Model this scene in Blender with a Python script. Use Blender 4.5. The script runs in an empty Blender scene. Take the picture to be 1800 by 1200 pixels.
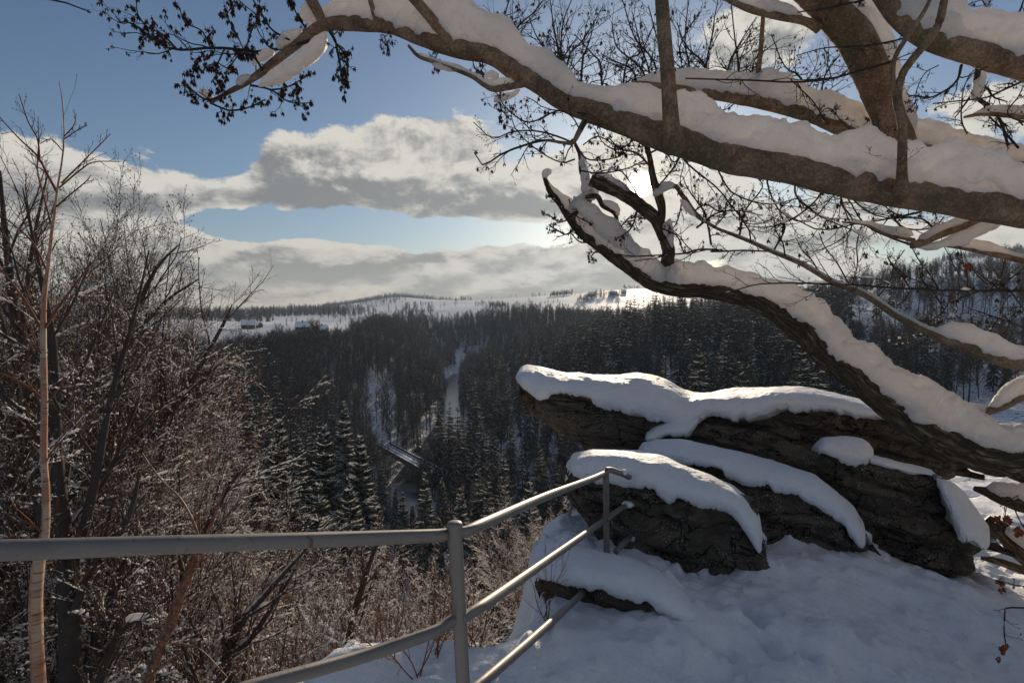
import bpy, math, random
import numpy as np
C = bpy.context.scene
COL = C.collection
RNG = np.random.default_rng(11)
PI = math.pi

# ------------------------------------------------------------------ camera
F = 1000.0
PITCH = -math.atan(50 / 1000.0)
cam = bpy.data.cameras.new('camera'); camo = bpy.data.objects.new('camera', cam); COL.objects.link(camo)
cam.sensor_width = 36; cam.lens = 20.0; cam.clip_start = 0.05; cam.clip_end = 30000
camo.location = (0, 0, 0); camo.rotation_euler = (PI / 2 + PITCH, 0, 0)
C.camera = camo
C.render.resolution_x = 1024; C.render.resolution_y = 682

# ------------------------------------------------------------------ light
SUN_AZ = math.atan(0.2235)          # right of straight ahead
SUN_EL = math.radians(12.3)
SUND = (math.cos(SUN_EL) * math.sin(SUN_AZ), math.cos(SUN_EL) * math.cos(SUN_AZ), math.sin(SUN_EL))
sl = bpy.data.lights.new('sun', 'SUN'); so = bpy.data.objects.new('sun', sl); COL.objects.link(so)
sl.energy = 5.0; sl.angle = math.radians(0.5); sl.color = (1.0, 0.82, 0.60)
so.rotation_euler = (PI / 2 - SUN_EL, 0, PI - SUN_AZ)
C.view_settings.view_transform = 'Standard'; C.view_settings.look = 'None'
C.view_settings.exposure = 0.0; C.view_settings.gamma = 1.0
C.cycles.max_bounces = 6; C.cycles.diffuse_bounces = 3; C.cycles.glossy_bounces = 2
C.cycles.transparent_max_bounces = 8; C.cycles.volume_bounces = 0
C.cycles.sample_clamp_indirect = 4.0

# ------------------------------------------------------------------ node helpers
class G:
    """tiny expression helper over a node tree"""
    def __init__(s, nt): s.nt = nt
    def n(s, t, **kw):
        nd = s.nt.nodes.new(t)
        for k, v in kw.items():
            if k in nd.inputs.keys(): pass
            setattr(nd, k, v)
        return nd
    def lk(s, a, b):
        if hasattr(a, 'is_output') or isinstance(a, bpy.types.NodeSocket): s.nt.links.new(a, b)
        else: b.default_value = a
    def m(s, op, a, b=0.0, c=None, clamp=False):
        nd = s.nt.nodes.new('ShaderNodeMath'); nd.operation = op; nd.use_clamp = clamp
        s.lk(a, nd.inputs[0]); s.lk(b, nd.inputs[1])
        if c is not None: s.lk(c, nd.inputs[2])
        return nd.outputs[0]
    def ss(s, x, a, b):
        nd = s.nt.nodes.new('ShaderNodeMapRange'); nd.interpolation_type = 'SMOOTHSTEP'
        s.lk(x, nd.inputs[0]); nd.inputs[1].default_value = a; nd.inputs[2].default_value = b
        return nd.outputs[0]
    def mr(s, x, a, b, c, d, clamp=True):
        nd = s.nt.nodes.new('ShaderNodeMapRange'); nd.clamp = clamp
        s.lk(x, nd.inputs[0])
        for i, v in enumerate((a, b, c, d)): nd.inputs[i + 1].default_value = v
        return nd.outputs[0]
    def mix(s, f, a, b, mode='MIX'):
        nd = s.nt.nodes.new('ShaderNodeMix'); nd.data_type = 'RGBA'; nd.blend_type = mode
        s.lk(f, nd.inputs[0]); s.lk(a if not isinstance(a, tuple) else (*a, 1)[:4], nd.inputs[6])
        s.lk(b if not isinstance(b, tuple) else (*b, 1)[:4], nd.inputs[7])
        return nd.outputs[2]
    def xyz(s, x, y, z):
        nd = s.nt.nodes.new('ShaderNodeCombineXYZ')
        s.lk(x, nd.inputs[0]); s.lk(y, nd.inputs[1]); s.lk(z, nd.inputs[2]); return nd.outputs[0]
    def noise(s, vec, scale, detail=4, rough=.5, dist=0.0, col=False):
        nd = s.nt.nodes.new('ShaderNodeTexNoise')
        if vec is not None: s.lk(vec, nd.inputs['Vector'])
        nd.inputs['Scale'].default_value = scale; nd.inputs['Detail'].default_value = detail
        nd.inputs['Roughness'].default_value = rough; nd.inputs['Distortion'].default_value = dist
        return nd.outputs[1 if col else 0]

# ------------------------------------------------------------------ sky
def azel(px, py):
    u = (px - 900) / 1000; v = (550 - py) / 1000
    a = math.atan(u); return a, math.atan(v * math.cos(a))
W = bpy.data.worlds.new('World'); C.world = W; W.use_nodes = True
nt = W.node_tree; nt.nodes.clear(); g = G(nt)
tc = nt.nodes.new('ShaderNodeTexCoord'); sp = nt.nodes.new('ShaderNodeSeparateXYZ'); nt.links.new(tc.outputs['Generated'], sp.inputs[0])
sx, sy, sz = sp.outputs
AZ = g.m('ARCTAN2', sx, sy); EL = g.m('ARCSINE', sz)
sky = nt.nodes.new('ShaderNodeTexSky'); sky.sky_type = 'NISHITA'; sky.sun_disc = False
sky.sun_elevation = SUN_EL; sky.sun_rotation = SUN_AZ; sky.air_density = 1.0; sky.dust_density = 0.6; sky.ozone_density = 2.0
BLOBS = [  # px, py, rx, ry, weight
    (640, 268, 170, 66, .46), (480, 300, 80, 40, .30), (600, 540, 520, 26, .55), (1150, 520, 400, 30, .45), (800, 270, 120, 45, .40), (560, 320, 110, 45, .30), (680, 345, 110, 28, .42), (850, 352, 105, 32, .48),
    (735, 235, 90, 30, .25),
    (250, 330, 200, 52, .42), (60, 300, 110, 70, .42), (330, 385, 110, 40, .36), (120, 420, 190, 70, .40), (-150, 300, 200, 90, .4),
    (460, 370, 60, 16, .15),
    (480, 462, 240, 34, .52), (760, 470, 230, 30, .50), (990, 470, 150, 36, .40), (560, 515, 400, 34, .50), (950, 520, 300, 30, .40),
    (1130, 260, 110, 55, .32), (1300, 85, 110, 60, .40), (1160, 30, 70, 40, .22), (1200, 360, 170, 60, .38), (1480, 400, 160, 50, .30), (1560, 340, 140, 45, .25),
    (1150, 430, 200, 40, .30), (1740, 190, 80, 50, .40), (1720, 400, 120, 30, .28), (1380, 60, 80, 50, .2), (940, 330, 70, 45, .22), (1450, 500, 300, 40, .2),
    (1000, 395, 90, 22, .2), (2150, 300, 250, 160, .3), (345, 420, 60, 16, .22), (905, 385, 60, 18, .25), (1010, 300, 60, 26, .2), (540, 415, 50, 9, .12), (1590, 190, 60, 26, .16), (1400, 190, 60, 30, .15), (720, 385, 60, 10, .12),
    (230, 60, 500, 150, -.55), (385, 285, 48, 36, -.55), (400, 398, 90, 20, -.40), (600, 405, 230, 20, -.50), (450, 392, 70, 22, -.25), (930, 400, 70, 14, -.15), (1250, 200, 60, 40, -.10), (1420, 270, 90, 50, -.25), (1600, 130, 90, 60, -.25), (1150, 90, 60, 50, -.15), (1360, 340, 60, 26, -.22), (1640, 380, 80, 18, -.2), (560, 150, 260, 60, -.35), (900, 205, 110, 60, -.22), (740, 402, 260, 15, -.34), (1650, 230, 130, 80, -.12), (500, 395, 70, 22, -.2), (420, 275, 60, 30, -.14), (1080, 180, 70, 40, -.1),
]
SHADE = [(620, 350, 140, 24, .60), (860, 362, 105, 22, .62), (500, 305, 80, 34, .42), (470, 474, 190, 15, .48), (740, 476, 110, 15, .38), (930, 455, 50, 12, .45), (960, 500, 160, 16, .35), (560, 345, 90, 30, .3), (250, 360, 110, 22, .45), (60, 330, 90, 40, .25),
    (1320, 110, 70, 30, .35), (1500, 400, 160, 20, .35), (1330, 430, 120, 16, .3), (1730, 200, 60, 20, .25), (820, 300, 70, 14, .2), (380, 500, 150, 14, .3), (700, 528, 200, 9, .25)]
def bias(az, el, BLOBS=BLOBS):
    tot = None
    for px, py, rx, ry, w in BLOBS:
        a, e = azel(px, py); ca = math.cos(a) ** 2
        sxx = rx / 1000 * ca; sey = ry / 1000 * math.cos(a)
        dx = g.m('MULTIPLY', g.m('SUBTRACT', az, a), 1 / sxx); dy = g.m('MULTIPLY', g.m('SUBTRACT', el, e), 1 / sey)
        q = g.m('ADD', g.m('MULTIPLY', dx, dx), g.m('MULTIPLY', dy, dy))
        ex = g.m('POWER', 2.718, g.m('MULTIPLY', q, -0.8))
        w = w * 1.12 if w > 0 else w
        tot = g.m('MULTIPLY', ex, w) if tot is None else g.m('MULTIPLY_ADD', ex, w, tot)
    return tot
BI = bias(AZ, EL)
def dens(az, el):
    # clouds flatten towards the horizon
    ely = g.m('POWER', g.m('MAXIMUM', g.m('ADD', el, 0.03), 0.001), 0.62)
    v = g.xyz(g.m('MULTIPLY', az, 1.0), g.m('MULTIPLY', ely, 1.7), 1.7)
    n1 = g.noise(v, 7.0, 10, .60, .25)
    n2 = g.noise(v, 24.0, 7, .62, .3)
    return g.m('ADD', g.m('MULTIPLY', g.m('SUBTRACT', n1, .5), 1.75), g.m('MULTIPLY', g.m('SUBTRACT', n2, .5), .34))
BI2 = g.m('ADD', g.m('SUBTRACT', BI, .17), g.m('MULTIPLY', g.mr(sy, .45, -.1, 0.0, 1.0), .12))   # unseen broken cloud added behind the viewer to neutralise the blue fill light
d_here = dens(AZ, EL)
D0 = g.m('ADD', d_here, BI2)
D1 = g.m('ADD', dens(g.m('ADD', AZ, 0.008), g.m('ADD', EL, 0.020)), BI2)
alpha = g.ss(D0, 0.0, .15)
relief = g.m('MULTIPLY', g.m('SUBTRACT', D1, D0), 1.7)          # denser towards the sun = own shade
shade = g.m('ADD', bias(AZ, g.m('ADD', EL, g.m('MULTIPLY', d_here, .05)), SHADE), g.mr(EL, .6, .9, 0.0, .3))
thick = g.m('ADD', g.m('ADD', g.mr(D1, .0, .6, 0.0, .36), relief), shade)
thick = g.ss(thick, .05, .95)
dot = nt.nodes.new('ShaderNodeVectorMath'); dot.operation = 'DOT_PRODUCT'
nt.links.new(tc.outputs['Generated'], dot.inputs[0]); dot.inputs[1].default_value = SUND
ang = g.m('ARCCOSINE', g.m('MINIMUM', dot.outputs['Value'], .999999))
a2 = g.m('MULTIPLY', ang, ang)
near = g.m('POWER', 2.718, g.m('MULTIPLY', a2, -1 / .022))
nearw = g.m('POWER', 2.718, g.m('MULTIPLY', a2, -1 / .20))
lowel = g.mr(EL, 0.0, .14, 1.0, 0.0)
bright = g.mix(lowel, (.72, .68, .61), (.66, .55, .40))
bright = g.mix(nearw, bright, (.74, .70, .62))
bright = g.mix(near, bright, (.80, .75, .66))
dark = g.mix(lowel, (.19, .19, .192), (.30, .26, .195))
dark = g.mix(g.m('MULTIPLY', nearw, .55), dark, (.42, .42, .40))
cloud = g.mix(thick, bright, dark)
skyc = g.mix(1.0, sky.outputs[0], (.056, .065, .077), 'MULTIPLY')
hs = nt.nodes.new('ShaderNodeHueSaturation'); hs.inputs['Saturation'].default_value = 1.0
nt.links.new(skyc, hs.inputs['Color']); skyc = hs.outputs[0]
colr = g.mix(g.m('MULTIPLY', alpha, .97), skyc, cloud)
glow = g.m('POWER', 2.718, g.m('MULTIPLY', ang, -1 / .030))
disc = g.mr(ang, .015, .022, 1.0, 0.0)
gl = g.m('MULTIPLY_ADD', disc, 14.0, g.m('MULTIPLY', glow, .42))
colr = g.mix(1.0, colr, g.mix(1.0, (1.0, .88, .66), g.xyz(gl, gl, gl), 'MULTIPLY'), 'ADD')
bg = nt.nodes.new('ShaderNodeBackground'); nt.links.new(colr, bg.inputs[0]); bg.inputs[1].default_value = 1.0
wo = nt.nodes.new('ShaderNodeOutputWorld'); nt.links.new(bg.outputs[0], wo.inputs[0])

# ------------------------------------------------------------------ geometry helpers
cp, spi = math.cos(PITCH), math.sin(PITCH)
def P(px, py, d):
    a = (px - 900) / F; b = (600 - py) / F
    return np.array([a * d, d * (cp - b * spi), d * (spi + b * cp)])
def S(px, py, Y):       # ground point at distance Y ahead, seen at photo column px and row py
    return np.array([(px - 900) / 1000 * Y, Y, (550 - py) / 1000 * Y])
def _h(ix, iy, iz, s):
    n = (ix * 374761393 + iy * 668265263 + iz * 2147483647 + s * 1442695041) & 0xffffffff
    n = ((n ^ (n >> 13)) * 1274126177) & 0xffffffff
    n = (n ^ (n >> 16)) & 0xffffffff
    return n / 4294967295.0
def vnoise(p, s=0):
    p = np.asarray(p, float); i = np.floor(p).astype(np.int64); f = p - i; f = f * f * (3 - 2 * f)
    r = 0
    for dx in (0, 1):
        wx = f[:, 0] if dx else 1 - f[:, 0]
        for dy in (0, 1):
            wy = f[:, 1] if dy else 1 - f[:, 1]
            for dz in (0, 1):
                wz = f[:, 2] if dz else 1 - f[:, 2]
                r = r + wx * wy * wz * _h(i[:, 0] + dx, i[:, 1] + dy, i[:, 2] + dz, s)
    return r * 2 - 1
def fbm(p, fr=1.0, oc=4, s=0, g_=.5):
    p = np.asarray(p, float) * fr; a = 1.0; r = 0; t = 0
    for k in range(oc):
        r = r + a * vnoise(p + 17.3 * k, s + k); t += a; a *= g_; p = p * 2.03
    return r / t
def unit(v): return v / np.maximum(np.linalg.norm(v, axis=-1, keepdims=True), 1e-9)

class MB:
    """collects vertices and faces and links them as one mesh"""
    def __init__(s): s.v = []; s.f = []; s.m = []; s.n = 0; s.uv = []; s.hasuv = False
    def add(s, v, f, mi=0, uv=None):
        v = np.asarray(v, float).reshape(-1, 3); f = np.asarray(f, np.int64)
        s.v.append(v); s.f.append(f + s.n); s.m.append(np.full(len(f), mi)); s.n += len(v)
        if uv is not None: s.hasuv = True
        s.uv.append(uv if uv is not None else np.zeros((len(v), 2)))
    def mesh(s, name, mats, smooth=True):
        me = bpy.data.meshes.new(name)
        v = np.concatenate(s.v); me.vertices.add(len(v)); me.vertices.foreach_set('co', v.ravel())
        tot = np.concatenate([np.full(len(f), f.shape[1]) for f in s.f]); loops = np.concatenate([f.ravel() for f in s.f])
        me.loops.add(len(loops)); me.loops.foreach_set('vertex_index', loops)
        me.polygons.add(len(tot)); st = np.concatenate([[0], np.cumsum(tot)[:-1]])
        me.polygons.foreach_set('loop_start', st); me.polygons.foreach_set('loop_total', tot)
        me.polygons.foreach_set('material_index', np.concatenate(s.m).astype(np.int32))
        me.polygons.foreach_set('use_smooth', np.full(len(tot), smooth))
        if s.hasuv:
            uvl = me.uv_layers.new(name='UVMap'); uv = np.concatenate(s.uv)
            uvl.data.foreach_set('uv', uv[loops].ravel())
        me.update(calc_edges=True)
        for m in (mats if isinstance(mats, (list, tuple)) else [mats]): me.materials.append(m)
        return me
    def build(s, name, mats, parent=None, smooth=True):
        return link(name, s.mesh(name, mats, smooth), parent)
def link(name, me, parent=None, loc=None):
    o = bpy.data.objects.new(name, me); COL.objects.link(o)
    if parent is not None: o.parent = parent
    if loc is not None: o.location = loc
    return o
def tag(o, label=None, cat=None, group=None, kind=None):
    if label: o['label'] = label
    if cat: o['category'] = cat
    if group: o['group'] = group
    if kind: o['kind'] = kind
    return o
def thing(name, label, cat, loc=(0, 0, 0), group=None, rz=0):
    o = bpy.data.objects.new(name, None); COL.objects.link(o); o.location = loc; o.rotation_euler = (0, 0, rz)
    o.empty_display_size = .2
    return tag(o, label, cat, group)
def child(name, mb, mats, root, smooth=True):
    """mesh written in world coordinates, hung on an unrotated root"""
    if len(mb.v) == 0: return None
    off = np.array(root.matrix_basis.translation)
    r = root
    while r.parent is not None: r = r.parent; off = off + np.array(r.matrix_basis.translation)
    mb.v = [v - off for v in mb.v]
    return mb.build(name, mats, root, smooth)

def grid_faces(a, b, wrap_b=False):
    i, j = np.meshgrid(np.arange(a - 1), np.arange(b if wrap_b else b - 1), indexing='ij')
    j2 = (j + 1) % b
    return np.stack([i * b + j, i * b + j2, (i + 1) * b + j2, (i + 1) * b + j], -1).reshape(-1, 4)
def tubes(mb, Pn, R, k=4, mi=0):
    """Pn (M,N,3) polylines, R (M,N) radii -> k sided tubes"""
    Pn = np.asarray(Pn, float); R = np.asarray(R, float)
    if Pn.ndim == 2: Pn = Pn[None]; R = R[None]
    M, N, _ = Pn.shape
    if M == 0: return
    T = unit(np.gradient(Pn, axis=1))
    ref = np.where(np.abs(T[:, :1, 2:3]).repeat(N, 1) > .93, np.array([1., 0.13, 0]), np.array([0., 0, 1]))
    Sd = unit(np.cross(T, ref)); U = np.cross(Sd, T)
    a = np.arange(k) / k * 2 * PI
    ring = (Sd[:, :, None, :] * np.cos(a)[None, None, :, None] + U[:, :, None, :] * np.sin(a)[None, None, :, None]) * R[:, :, None, None]
    V = (Pn[:, :, None, :] + ring).reshape(-1, 3)
    gf = grid_faces(N, k, True)
    Fc = (gf[None] + (np.arange(M) * N * k)[:, None, None]).reshape(-1, 4)
    mb.add(V, Fc, mi)
def smooth_path(pts, n):
    """Catmull-Rom through rows of pts, resampled evenly"""
    p = np.asarray(pts, float); p = np.vstack([2 * p[0] - p[1], p, 2 * p[-1] - p[-2]])
    out = []
    for i in range(1, len(p) - 2):
        t = np.linspace(0, 1, 16, endpoint=False)[:, None]
        a, b, c, d = p[i - 1], p[i], p[i + 1], p[i + 2]
        out.append(.5 * ((2 * b) + (c - a) * t + (2 * a - 5 * b + 4 * c - d) * t ** 2 + (-a + 3 * b - 3 * c + d) * t ** 3))
    q = np.vstack(out + [p[-2][None]])
    L = np.concatenate([[0], np.cumsum(np.linalg.norm(np.diff(q[:, :3], axis=0), axis=1))])
    s = np.linspace(0, L[-1], n)
    return np.stack([np.interp(s, L, q[:, i]) for i in range(q.shape[1])], 1), s
def rot_frame(T):
    ref = np.where(np.abs(T[..., 2:3]) > .9, np.array([1., 0, 0]), np.array([0., 0, 1]))
    A = unit(np.cross(T, ref)); return A, np.cross(T, A)
def sprout(Pp, Rp, m, rng, lr=(.3, .6), ang=(35, 60), up=.2, wob=.15, N=6, t0=.2, t1=.98, rr=.55, rmin=.001, L0=None, flat=0.0, tip=.35, taperlen=.55):
    """grow m children on every parent polyline; returns child polylines, radii"""
    M, Np, _ = Pp.shape
    if M == 0: return np.zeros((0, N, 3)), np.zeros((0, N))
    Lp = np.linalg.norm(np.diff(Pp, axis=1), axis=2).sum(1) if L0 is None else np.full(M, L0)
    idx = np.repeat(np.arange(M), m); K = len(idx)
    t = t0 + (t1 - t0) * (np.tile(np.arange(m), M) + rng.random(K)) / m
    f = t * (Np - 1); i = np.minimum(f.astype(int), Np - 2); w = (f - i)[:, None]
    b = Pp[idx, i] * (1 - w) + Pp[idx, i + 1] * w
    r0 = Rp[idx, i] * (1 - w[:, 0]) + Rp[idx, i + 1] * w[:, 0]
    T = unit(Pp[idx, i + 1] - Pp[idx, i]); A, B = rot_frame(T)
    ph = rng.random(K) * 2 * PI; an = np.radians(rng.uniform(*ang, K))
    side = A * np.cos(ph)[:, None] + B * np.sin(ph)[:, None] * (1 - flat)
    d = unit(T * np.cos(an)[:, None] + unit(side) * np.sin(an)[:, None])
    L = Lp[idx] * rng.uniform(*lr, K) * (1 - taperlen * t)
    pts = [b]; cur = b; st = (L / (N - 1))[:, None]
    for q in range(N - 1):
        cur = cur + d * st; pts.append(cur)
        d = unit(d + rng.normal(0, wob, (K, 3)) + np.array([0, 0, up / (N - 1)]))
    Pc = np.stack(pts, 1)
    rc = np.maximum(r0 * rr, rmin)[:, None] * np.linspace(1, tip, N)[None]
    return Pc, np.maximum(rc, rmin * .7)
def snow_on(mb, Pn, R, rng, mi=0, amt=1.0, lift=.7, fat=1.0, cover=.6, k=4, add=0.002, lump=2):
    """little loaves of snow lying on the upper side of twigs"""
    if len(Pn) == 0: return
    M, N, _ = Pn.shape
    if lump > 1:        # finer rings so that the snow breaks into separate lumps
        N2 = (N - 1) * lump + 1; t = np.linspace(0, N - 1, N2); i = np.minimum(t.astype(int), N - 2); w = t - i
        Pn = Pn[:, i] * (1 - w)[None, :, None] + Pn[:, i + 1] * w[None, :, None]; R = R[:, i] * (1 - w) + R[:, i + 1] * w; N = N2
    T = unit(np.gradient(Pn, axis=1)); flatness = 1 - np.abs(T[..., 2])
    up = np.array([0, 0, 1.]) - T * T[..., 2:3]
    up = unit(up)
    mask = fbm(Pn.reshape(-1, 3) * 1.0, 3.0, 2, 5).reshape(M, N) * .8 + rng.normal(0, .42, (M, N))
    on = np.clip((mask - (0.40 - cover) * 1.3) * 2.2, 0, 1.25) * np.clip(flatness * 2.2 - .25, 0, 1)
    on[:, 0] *= .5; on[:, -1] = 0
    r = (R * fat + add) * amt * on
    c = Pn + up * (R * lift + r * .45)[..., None]
    keep = r.max(1) > .0008
    r = np.maximum(r, 1e-5)
    tubes(mb, c[keep], r[keep], k, mi)
# ------------------------------------------------------------------ materials
MATS = {}
def mat(name, fn):
    m = bpy.data.materials.new(name); m.use_nodes = True; nt = m.node_tree; nt.nodes.clear(); g = G(nt)
    b = nt.nodes.new('ShaderNodeBsdfPrincipled'); o = nt.nodes.new('ShaderNodeOutputMaterial'); nt.links.new(b.outputs[0], o.inputs[0])
    g.b = b; g.pos = nt.nodes.new('ShaderNodeNewGeometry').outputs['Position']; g.tc = nt.nodes.new('ShaderNodeTexCoord')
    b.inputs['Specular IOR Level'].default_value = .3
    fn(g, b); MATS[name] = m; return m
def bump(g, h, strength=.5, dist=.01):
    nd = g.nt.nodes.new('ShaderNodeBump'); nd.inputs['Strength'].default_value = strength; nd.inputs['Distance'].default_value = dist
    g.lk(h, nd.inputs['Height']); g.nt.links.new(nd.outputs[0], g.b.inputs['Normal']); return nd
def setc(g, c):
    if isinstance(c, tuple): g.b.inputs['Base Color'].default_value = (*c, 1)
    else: g.nt.links.new(c, g.b.inputs['Base Color'])
def translucent(g, b, fac, col):
    tr = g.nt.nodes.new('ShaderNodeBsdfTranslucent'); tr.inputs[0].default_value = (*col, 1)
    mx = g.nt.nodes.new('ShaderNodeMixShader'); mx.inputs[0].default_value = fac
    out = [n for n in g.nt.nodes if n.type == 'OUTPUT_MATERIAL'][0]
    g.nt.links.new(b.outputs[0], mx.inputs[1]); g.nt.links.new(tr.outputs[0], mx.inputs[2]); g.nt.links.new(mx.outputs[0], out.inputs[0]); return tr
def m_snow(g, b):
    n = g.noise(g.pos, 2.2, 5, .6); setc(g, g.mix(n, (.80, .83, .88), (.90, .91, .93)))
    b.inputs['Roughness'].default_value = .55
    h = g.m('ADD', g.m('MULTIPLY', g.noise(g.pos, 9, 4, .6), .6), g.m('MULTIPLY', g.noise(g.pos, 260, 2, .6), .10))
    h = g.m('ADD', h, g.m('MULTIPLY', g.noise(g.pos, 38, 3, .6), .22))
    bump(g, h, 1.0, .05)
mat('snow', m_snow)
def m_snow_limb(g, b):
    n = g.noise(g.pos, 4, 5, .6); setc(g, g.mix(n, (.80, .80, .82), (.92, .91, .91)))
    b.inputs['Roughness'].default_value = .5
    translucent(g, b, .42, (.93, .88, .84))
    h = g.m('ADD', g.m('MULTIPLY', g.noise(g.pos, 11, 4, .55, .4), .8), g.m('MULTIPLY', g.noise(g.pos, 220, 2, .6), .07))
    h = g.m('ADD', h, g.m('MULTIPLY', g.noise(g.pos, 36, 3, .6), .25))
    bump(g, h, .9, .075)
mat('limb_snow', m_snow_limb)
def m_plain(col, rough=.8, var=.35, sc=3.0):
    def fn(g, b):
        n = g.noise(g.tc.outputs['Object'], sc, 4, .6)
        c2 = tuple(c * (1 - var) for c in col); c1 = tuple(c * (1 + var) for c in col)
        setc(g, g.mix(n, c2, c1)); b.inputs['Roughness'].default_value = rough
    return fn
def m_twig_snow(g, b):
    b.inputs['Base Color'].default_value = (.88, .88, .90, 1); b.inputs['Roughness'].default_value = .6
    translucent(g, b, .55, (.96, .94, .92))
mat('twig_snow', m_twig_snow)
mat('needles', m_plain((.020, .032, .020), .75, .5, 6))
mat('needles_hazed', m_plain((.024, .036, .030), .75, .5, 6))  # far needles: bluish distance haze mixed into their colour
mat('trunk', m_plain((.060, .048, .042), .9, .4, 12))
mat('twig_brown', m_plain((.12, .068, .038), .85, .5, 5))
mat('twig_red', m_plain((.17, .065, .032), .8, .4, 5))
mat('twig_dark', m_plain((.036, .032, .031), .85, .4, 5))
mat('twig_oak', m_plain((.050, .036, .028), .8, .4, 7))
mat('husk', m_plain((.075, .030, .016), .8, .5, 30))
mat('dead_leaf', m_plain((.30, .075, .025), .6, .45, 18))
def m_bark_smooth(g, b):
    uv = g.nt.nodes.new('ShaderNodeUVMap').outputs[0]
    n = g.noise(g.pos, 7, 6, .65); n2 = g.noise(g.pos, 60, 4, .7); n3 = g.noise(g.pos, 2.5, 3, .5)
    c = g.mix(g.ss(n, .35, .65), (.19, .115, .066), (.44, .29, .18))
    c = g.mix(g.ss(n3, .52, .68), c, (.17, .145, .07))
    c = g.mix(g.ss(n2, .40, .60), g.mix(.45, c, (.08, .05, .03)), c); c = g.mix(g.m('MULTIPLY', g.ss(n2, .56, .66), .6), c, (.40, .33, .25))
    setc(g, c); b.inputs['Roughness'].default_value = .85
    c2_ = g.noise(g.pos, 160, 3, .75); bump(g, g.m('ADD', g.m('MULTIPLY', n, .7), g.m('ADD', g.m('MULTIPLY', n2, .6), g.m('MULTIPLY', c2_, .25))), 1.0, .022)
mat('bark_smooth', m_bark_smooth)
def m_bark_rough(g, b):
    uv = g.nt.nodes.new('ShaderNodeUVMap').outputs[0]
    mp = g.nt.nodes.new('ShaderNodeMapping'); g.nt.links.new(uv, mp.inputs[0]); mp.inputs['Scale'].default_value = (1.0, 1.0, 1.0)
    nz = g.noise(uv, 4, 3, .6, 0, True)
    uvd = g.nt.nodes.new('ShaderNodeVectorMath'); uvd.operation = 'MULTIPLY_ADD'
    g.nt.links.new(nz, uvd.inputs[0]); uvd.inputs[1].default_value = (.22, .09, 0); g.nt.links.new(uv, uvd.inputs[2])
    mp2 = g.nt.nodes.new('ShaderNodeMapping'); g.nt.links.new(uvd.outputs[0], mp2.inputs[0]); mp2.inputs['Scale'].default_value = (4.0, 24.0, 1.0)
    f1 = g.noise(mp2.outputs[0], 1.0, 6, .62, .6); ridge = g.ss(g.m('ABSOLUTE', g.m('SUBTRACT', f1, .5)), .0, .11)
    f2 = g.noise(mp2.outputs[0], 2.3, 4, .6, .3); ridge = g.m('MULTIPLY', ridge, g.mr(g.m('ABSOLUTE', g.m('SUBTRACT', f2, .5)), 0, .06, .55, 1.0))
    n = g.noise(g.pos, 9, 5, .65); n2 = g.noise(g.pos, 90, 3, .7)
    c = g.mix(ridge, (.055, .040, .027), (.33, .24, .15))
    c = g.mix(g.m('MULTIPLY', g.ss(n, .5, .62), g.m('MULTIPLY', ridge, .75)), c, (.12, .125, .035))
    c = g.mix(g.m('MULTIPLY', g.ss(n2, .62, .72), .5), c, (.32, .30, .25))
    setc(g, c); b.inputs['Roughness'].default_value = .9
    bump(g, g.m('ADD', ridge, g.m('MULTIPLY', n2, .35)), 1.0, .022)
mat('bark_rough', m_bark_rough)
def m_birch(g, b):
    uv = g.nt.nodes.new('ShaderNodeUVMap').outputs[0]
    mp = g.nt.nodes.new('ShaderNodeMapping'); g.nt.links.new(uv, mp.inputs[0]); mp.inputs['Scale'].default_value = (18, 1.2, 1)
    st = g.noise(mp.outputs[0], 3, 4, .7); n = g.noise(uv, 3.5, 3, .6); fn = g.noise(g.pos, 120, 3, .6)
    c = g.mix(g.ss(n, .40, .60), (.34, .14, .07), (.46, .33, .23))  # orange-brown patches put the low sun's warm light into the bark colour
    c = g.mix(g.ss(st, .55, .61), c, (.05, .03, .022))
    c = g.mix(g.m('MULTIPLY', fn, .25), c, (.6, .46, .36))
    setc(g, c); b.inputs['Roughness'].default_value = .6
    bump(g, st, .4, .003)
mat('birch_bark', m_birch)
def m_birch_red(g, b):
    st = g.noise(g.pos, 30, 4, .7); c = g.mix(g.ss(st, .38, .62), (.10, .040, .024), (.30, .15, .085)); c = g.mix(g.ss(g.noise(g.pos, 9, 5, .7), .52, .6), c, (.06, .045, .035)); setc(g, c); b.inputs['Roughness'].default_value = .5
mat('birch_red', m_birch_red)
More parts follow.
